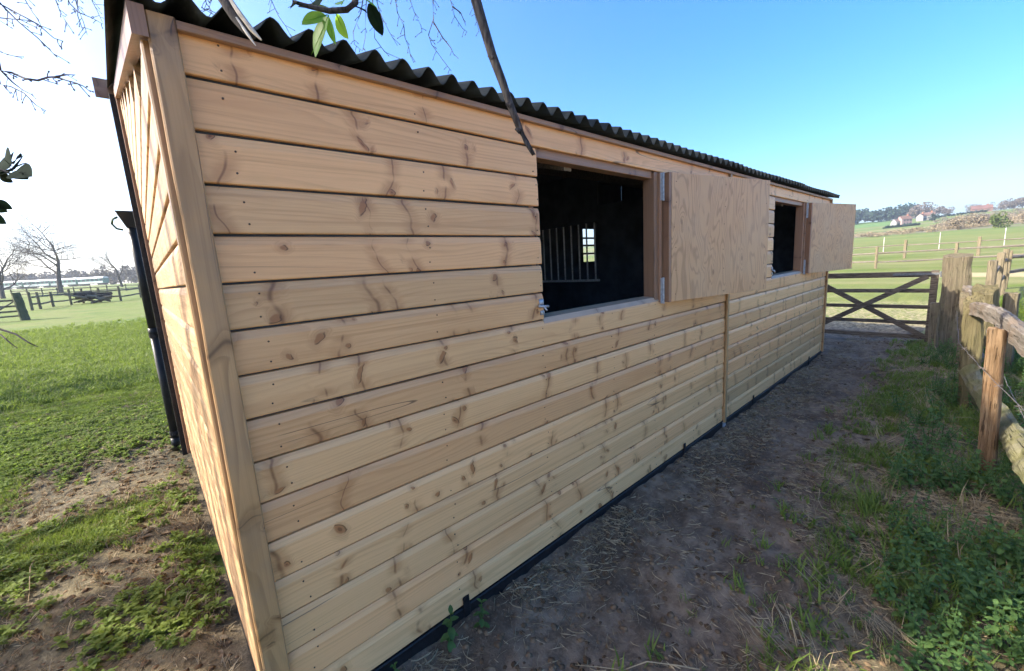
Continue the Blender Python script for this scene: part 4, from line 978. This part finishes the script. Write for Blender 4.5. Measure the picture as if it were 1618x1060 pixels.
leafy('leafy_branch', stem, [.004, .0035, .003, .002, .0012], [(18, 262, -6, 242, .9, .05, DARKLEAF), (24, 264, 42, 256, .9, .02, DARKLEAF), (20, 270, 8, 256, .9, .1, DARKLEAF), (24, 272, 41, 272, .9, -.05, DARKLEAF), (30, 268, 36, 277, .9, -.05, DARKLEAF), (10, 268, -8, 252, .9, .08, DARKLEAF), (0, 272, 16, 287, .9, .04, DARKLEAF), (22, 258, 28, 244, .9, .04, DARKLEAF), (-8, 318, 17, 329, .9, .04, None), (-10, 326, 8, 333, .9, .04, None), (-12, 340, 6, 352, .9, .04, DARKLEAF)],
      'dark silhouetted leaf sprig at the left picture edge', DARKLEAF)
def leaf_cloud(seed, n, centre, ax, size, clumps):
    rg_ = np.random.default_rng(seed); lf = leaf_shape(1, .26, 3, .25, 0, .3); parts = []
    cc = rg_.uniform(-1, 1, (clumps, 3)); cc = cc/np.maximum(1, np.linalg.norm(cc, axis=1, keepdims=True))*np.array(ax)
    for i in range(n):
        c = cc[i % clumps]+rg_.normal(0, .16, 3)+np.array(centre); parts.append(place_leaf(lf, c, rg_.uniform(0, 6.28), rg_.uniform(-.7, .9), size*rg_.uniform(.7, 1.3), rg_.uniform(-1, 1)))
    return join(parts)
shrub = empty('added_shade_shrub', (-2.1, .45, gz(-2.1, .45))); tag(shrub, 'unseen evergreen shrub added past the left picture edge to shade the near ground', 'shrub')  # unseen shrub, added to keep sun off the near ground and wall
V, F = leaf_cloud(4, 2600, (0, 0, 2.15), (.95, .95, 1.15), .075, 34); link('foliage', fast_mesh('foliage', V, F), DARKLEAF, shrub)
for i in range(7):
    a_ = i*.9; MB().tube([(0, 0, -.1), (math.cos(a_)*.2, math.sin(a_)*.2, .8), (math.cos(a_)*.45, math.sin(a_)*.45, 1.7), (math.cos(a_)*.6, math.sin(a_)*.6, 2.7)], [.03, .024, .016, .006], 7, jit=.1, seed=i).build('stem', BARK, shrub)
stem = [at(-70, 500, 1.2), at(-20, 512, 1.2), at(0, 520, 1.2), at(25, 528, 1.2), at(45, 541, 1.2), at(60, 548, 1.2)]
o = MB().tube(stem, [.004, .0035, .003, .0025, .002, .001], 6).tube([at(0, 528, 1.2), at(14, 540, 1.2), at(27, 550, 1.2)], [.0022, .0018, .001], 5).build('low_twig', TWIG, None, smooth=True); tag(o, 'thin bare twig reaching in low at the left edge', 'twig')

# ------------------------------------------------------------------ far background
def cloud(seed, n, ax, size, clump=9):
    """leaf clumps in an ellipsoid: quads scattered in sub clumps, uneven outline"""
    rg = np.random.default_rng(seed); cc = rg.normal(0, 1, (clump, 3)); cc /= np.linalg.norm(cc, axis=1, keepdims=True); cc *= rg.uniform(.25, .8, (clump, 1)); cr = rg.uniform(.28, .5, clump)
    k = rg.integers(0, clump, n); d = rg.normal(0, 1, (n, 3)); d /= np.linalg.norm(d, axis=1, keepdims=True); P = (cc[k]+d*(cr[k]*rg.uniform(.5, 1, n)**.4)[:, None])*np.array(ax)
    a = rg.normal(0, 1, (n, 3)); a /= np.linalg.norm(a, axis=1, keepdims=True); b = np.cross(a, rg.normal(0, 1, (n, 3))); b /= np.linalg.norm(b, axis=1, keepdims=True)
    s = (size*rg.uniform(.6, 1.4, n))[:, None]; V = np.stack([P-a*s-b*s*.6, P+a*s-b*s*.6, P+a*s+b*s*.6, P-a*s+b*s*.6], 1).reshape(-1, 3)
    return V, np.arange(n*4).reshape(n, 4)
def flatmat(name, c, v=.35): 
    k = NT(name); n = k.noise(k.pos(), .35, 3); return k.bsdf(k.mix(k.ss(n, .3, .7), tuple(x*(1-v) for x in c), tuple(x*(1+v) for x in c)), .95, None, 0, .05)
FAR = dict(brown=flatmat('bare_far_tree', (.135, .115, .095)), grey=flatmat('grey_far_tree', (.15, .14, .125)), dark=flatmat('far_evergreen', (.022, .045, .028)), conifer=flatmat('far_conifer_wood', (.035, .060, .045)), bush=flatmat('far_green_bush', (.085, .115, .035)), scrub=flatmat('far_scrub', (.20, .165, .11)), scrub2=flatmat('slope_scrub', (.17, .145, .105)))
def far_tree(u, v, depth, wpx, hpx, mat, label, seed, name='far_tree', trunk=.12):
    loc = Vector(ground_at(u, v, depth)); w_, h_ = wpx/FPX*depth/2, hpx/FPX*depth
    t = empty(name, loc); tag(t, label, 'tree' if name == 'far_tree' else 'bush')
    V, F = cloud(seed, 1100, (w_, w_, h_*(1-trunk)*.62), h_*.035, 13); V[:, 2] += h_*(trunk+(1-trunk)*.42)
    link('crown', fast_mesh('crown', V, F), FAR[mat], t)
    MB().tube([(0, 0, -.5), (.1, 0, h_*.3), (0, .1, h_*.6)], [h_*.035, h_*.028, h_*.012], 6).tube([(0, 0, h_*.25), (w_*.4, 0, h_*.55)], [h_*.02, h_*.008], 5).tube([(0, 0, h_*.28), (-w_*.35, w_*.2, h_*.6)], [h_*.02, h_*.008], 5).build('trunk', FAR['brown'], t)
for i, (u, v, d, a, b, m, lab) in enumerate([
    (1452, 348, 400, 34, 24, 'brown', 'broad brown bare tree on the hill above the houses'), (1480, 346, 410, 24, 17, 'grey', 'grey bare tree right of the brown one on the hill'), (1497, 346, 400, 18, 14, 'brown', 'small bare tree at the dip in the far ridge'),
    (1474, 352, 345, 14, 12, 'dark', 'dark round evergreen beside the white far houses'), (1538, 342, 400, 22, 14, 'grey', 'rounded grey tree on the right hand ridge'), (1562, 340, 400, 22, 13, 'grey', 'low grey tree just right of the rounded ridge tree'),
    (1585, 340, 400, 20, 15, 'brown', 'bare tree at the left end of the hilltop clump'), (1600, 339, 400, 24, 19, 'brown', 'tallest bare tree of the hilltop clump'), (1614, 338, 400, 22, 17, 'brown', 'bare tree at the right end of the hilltop clump'),
    (1512, 375, 150, 26, 20, 'scrub', 'brown leafless thorn tree at the edge of the green field'), (1530, 372, 160, 34, 20, 'scrub', 'wider brown thorn tree beside the green field'), (1555, 368, 170, 28, 20, 'brown', 'brown thicket tree left of the green bush'), (1612, 362, 180, 30, 18, 'scrub', 'tan scrub tree right of the green bush')]):
    far_tree(u, v, d, a, b, m, lab, 100+i)
far_tree(1576, 368, 130, 28, 25, 'bush', 'round olive green bush standing at the field edge', 140, 'round_bush', .05)
def wood(name, pts, hgt, wd, mat, label, seed):
    rg = random.Random(seed); parts = []
    for i, (x, y) in enumerate(pts):
        s = rg.uniform(.75, 1.25); V, F = cloud(seed*100+i, 240, (wd*s, wd*s, hgt*s*.55), hgt*.06, 7); V = V+np.array([x, y, gz(x, y)+hgt*s*.5]); parts.append((V, F))
    V, F = join(parts); tag(link(name, fast_mesh(name, V, F), mat), label, 'wood', None, 'stuff')
rg = random.Random(4)
pts = []
for i in range(34):
    q = at(1335+i*3.2+rg.uniform(-3, 3), 350, 430+rg.uniform(-25, 45)); pts.append((q.x, q.y))
wood('distant_wood', pts, 13, 6, FAR['conifer'], 'blue green conifer wood along the far ridge', 5)
pts = []
for i in range(46):
    q = at(-60+i*8.2, 450, 225+rg.uniform(-8, 30)); pts.append((q.x, q.y))
wood('distant_wood', pts, 8.5, 5.5, FAR['grey'], 'grey winter wood behind the train', 6)
pts = []
for i in range(46):
    q = at(1340+i*6.2, 374, 150+rg.uniform(-4, 18)); pts.append((q.x, q.y))
wood('scrub_belt', pts, 2.0, 3.2, FAR['scrub'], 'low belt of tan scrub beyond the green field', 7)
pts = []
for i in range(90):
    q = at(1478+rg.uniform(0, 165), 366, rg.uniform(190, 340)); pts.append((q.x, q.y))
wood('scrub_slope', pts, 3.0, 4.5, FAR['scrub2'], 'grey brown leafless scrub covering the right hand slope', 8)
for (u0, u1, v, d, lab) in [(1398, 1452, 364, 300, 'dark clipped hedge below the pink house'), (1455, 1560, 353, 370, 'long dark hedge below the far white houses')]:
    parts = []; n = 26; A = at(u0, v, d); b0 = Vector((A.x, A.y, gz(A.x, A.y)))
    for i in range(n):
        q = at(u0+(u1-u0)*i/n, v-(u1-u0)*i/n*.1, d); V, F = cloud(900+i, 60, (1.6, 1.6, 1.1), .4, 4); parts.append((V+np.array([q.x-b0.x, q.y-b0.y, gz(q.x, q.y)+.8-b0.z]), F))
    V, F = join(parts); tag(link('hedge', fast_mesh('hedge', V, F), FAR['dark'], None, b0), lab, 'hedge')
def house(u, v, d, L_, W_, h_, wall, roofc, label, rz, seed):
    t = empty('far_house', Vector(ground_at(u, v, d))); t.rotation_euler = (0, 0, rz); tag(t, label, 'house')
    MB().box(-L_/2, L_/2, -W_/2, W_/2, -1, h_).add([(-L_/2, -W_/2, h_), (-L_/2, W_/2, h_), (-L_/2, 0, h_+W_*.42), (L_/2, -W_/2, h_), (L_/2, W_/2, h_), (L_/2, 0, h_+W_*.42)], [(0, 1, 2), (5, 4, 3)]).build('wall', flatmat('far_render', wall, .08), t)
    o = .3; rf = MB().add([(-L_/2-o, -W_/2-o, h_-.2), (L_/2+o, -W_/2-o, h_-.2), (L_/2+o, 0, h_+W_*.42+.15), (-L_/2-o, 0, h_+W_*.42+.15), (L_/2+o, W_/2+o, h_-.2), (-L_/2-o, W_/2+o, h_-.2)], [(0, 1, 2, 3), (3, 2, 4, 5)]).build('roof', flatmat('far_roof', roofc, .2), t)
    MB().box(L_*.25, L_*.25+.9, -.4, .5, h_+W_*.3, h_+W_*.42+1.2).build('chimney', flatmat('far_chimney', (.3, .14, .09), .1), rf)
    for i in range(3):
        for z_ in (.9, 3.2):
            if z_+1.2 < h_: MB().box(-W_/2*0-L_/2+L_*(i+.6)/3.4, -L_/2+L_*(i+.6)/3.4+1.1, -W_/2-.06, -W_/2+.02, z_, z_+1.2).build('window', flatmat('far_window', (.05, .06, .07), .1), t)
house(1428, 358, 330, 7, 6, 5, (.27, .20, .185), (.14, .09, .07), 'pale pink far house with a tiled roof on the hillside', -.9, 1)
house(1416, 359, 332, 5, 5, 3.5, (.27, .265, .25), (.13, .1, .09), 'small white house left of the pink one', -.7, 2)
house(1464, 352, 365, 9, 6, 3.6, (.27, .255, .22), (.13, .085, .07), 'long cream house on the hillside by the dark evergreen', -1.3, 3)
house(1455, 353, 360, 5, 5, 4.0, (.24, .23, .21), (.13, .08, .065), 'little grey white cottage between the cream and pink houses', -.4, 4)
house(1549, 344, 385, 13, 7, 3.0, (.17, .11, .085), (.14, .08, .065), 'low brick red farm building under the right ridge', -1.4, 5)
q = at(1612, 341, 395); fp = MB(); n = 10
for i in range(n+1):
    for j in range(5): fp.v.append((q.x-25+i*6, q.y-20+j*9, gz(q.x-25+i*6, q.y-20+j*9)+.5))
fp.f = [(i*5+j, (i+1)*5+j, (i+1)*5+j+1, i*5+j+1) for i in range(n) for j in range(4)]
tag(fp.build('field', flatmat('yellow_crop', (.34, .36, .05), .1)), kind='structure')

# train on the embankment at the left
GREENP = simple('green_coach_paint', (.03, .16, .12), .35, 0, 2, .1, 0, spec=.5); WHITEP = simple('pale_coach_roof', (.72, .73, .72), .5, 0, 2, .1, 0); BAND = simple('cream_coach_panel', (.62, .66, .62), .4, 0, 2, .08, 0)
A, B = Vector((-11.6, 259.3, 0)), Vector((-47.0, 290.6, 0)); dr = (B-A).normalized(); ang = math.atan2(dr.y, dr.x); CL = 12.4
labs = ['green end coach of the train, farthest right behind the oak', 'second green and white coach of the train from the right end', 'third coach of the train, behind the big oak trunk', 'fourth coach of the train, left of the big oak', 'fifth coach of the train near the left picture edge', 'last coach of the train, at the left picture edge']
for i in range(6):
    c = A+dr*(CL*.98*(i+.5)); z = gz(c.x, c.y); t = empty('train_carriage', (c.x, c.y, z)); t.rotation_euler = (0, 0, ang); tag(t, labs[i], 'train carriage', 'coaches of the train')
    h = CL/2-.35; MB().cbox(-h, h, -1.35, 1.35, .9, 3.1, .12).build('body', GREENP, t)
    r_ = MB(); k = 9; vs = []
    for x_ in (-h, h):
        for j in range(k): a = math.pi*j/(k-1); vs.append((x_, math.cos(a)*1.4, 3.08+math.sin(a)*.75))
    r_.add(vs, [(j, j+1, k+j+1, k+j) for j in range(k-1)]+[tuple(range(k-1, -1, -1)), tuple(range(k, 2*k)), (0, k, 2*k-1, k-1)]); r_.build('roof', WHITEP, t)
    for s in (-1, 1):
        MB().box(-h+.3, h-.3, s*1.36-.01, s*1.36+.01, 1.0, 1.85).build('side_panel', BAND, t)
        for j in range(6):
            x_ = -h+.9+j*(2*h-1.8)/5; MB().box(x_-.6, x_+.6, s*1.365-.012, s*1.365+.012, 2.0, 2.85).build('window', flatmat('coach_window', (.05, .07, .08), .1) if (i, s, j) == (0, -1, 0) else bpy.data.materials['coach_window'], t)
    for x_ in (-h*.7, h*.7): MB().cbox(x_-1.4, x_+1.4, -1.1, 1.1, .15, .85, .1).build('bogie', BLACKSTEEL, t)

# fences, gate and brush heap on the left pasture
o = rough_post('gate_post', Vector(ground_at(42, 507, 22))-Vector((0, 0, .2)), Vector(ground_at(42, 507, 22))+Vector((-.12, 0, 1.48)), .36, .36, oldwood('dark_strainer_wood', (.07, .08, .055), (.12, .13, .09), (.09, .10, .06), .4), 41); tag(o, 'stout dark strainer post at the left by the old gate', 'post')
gl = Vector(ground_at(36, 503, 22)); gate2 = empty('field_gate', gl); tag(gate2, 'old wooden gate standing open left of the strainer post', 'gate')
gd = Vector((-1.0, -.12, 0)).normalized()
for zc in (.25, .5, .78, 1.08): 
    o = rough_rail('rail', [(0, 0, zc), gd*1.6+Vector((0, 0, zc)), gd*3.2+Vector((0, 0, zc))], .025, .05, FENCE_RAIL, int(zc*100), gate2, n=5)
rough_rail('brace', [(-.05, -.05, 1.1), gd*.8+Vector((0, -.05, .55)), gd*1.5+Vector((0, -.05, .1))], .025, .045, FENCE_RAIL, 6, gate2, n=5)
rough_post('stile', (0, 0, 0), (-.03, 0, 1.25), .1, .09, FENCE_WOOD, 8, gate2); rough_post('stile', gd*3.2, gd*3.2+Vector((0, 0, 1.25)), .1, .09, FENCE_WOOD, 9, gate2)
pp = [ground_at(u, v, d)[:2] for u, v, d in ((50, 486, 29), (63, 482, 30), (83, 479, 32), (112, 477, 33.5), (131, 473, 35), (158, 473, 35.5), (191, 473, 36), (222, 465, 40), (262, 458, 44), (300, 452, 50))]
field_fence('low post and rail fence crossing the left pasture behind the strainer post', pp, 1.25, (.42, .92), 6, rw=.035, rh=.06, pw=.16)
pp = [ground_at(u, v, d)[:2] for u, v, d in ((20, 470, 62), (45, 468, 62), (68, 467, 62), (92, 466, 63), (118, 464, 64), (145, 463, 66), (170, 461, 68), (200, 459, 70), (230, 457, 72))]
field_fence('second thin fence farther out, below the big oak', pp, 1.25, (.45, .95), 7, rw=.03, rh=.06, pw=.16)
bl = Vector(ground_at(144, 474, 34.5)); bh = empty('brush_heap', bl); tag(bh, 'heap of cut logs and brushwood against the left fence', 'log pile')
rg = random.Random(6)
for i in range(26):
    a = rg.uniform(-.5, .5); c = Vector((rg.uniform(-.9, .9), rg.uniform(-.5, .5), rg.uniform(.1, .85))); d = Vector((math.cos(a), math.sin(a)*.6, rg.uniform(-.35, .35)))*rg.uniform(.3, .75)
    MB().tube([c-d, c, c+d], [rg.uniform(.05, .12)]*3, 6, jit=.15, seed=i).build('log', [OLD_GREY, BARK, STICKM][i % 3], bh)

# ------------------------------------------------------------------ air
hz = NT('air'); pv = hz.n('ShaderNodeVolumePrincipled', {'Color': (.86, .92, 1.0, 1), 'Density': .0004, 'Anisotropy': .35}); hz.t.links.new(pv, hz.out.inputs['Volume'])
hb = MB().box(-900, 1500, -900, 1300, float(ZZ.min())-1.5, 75).build('haze', hz.m); tag(hb, kind='stuff')
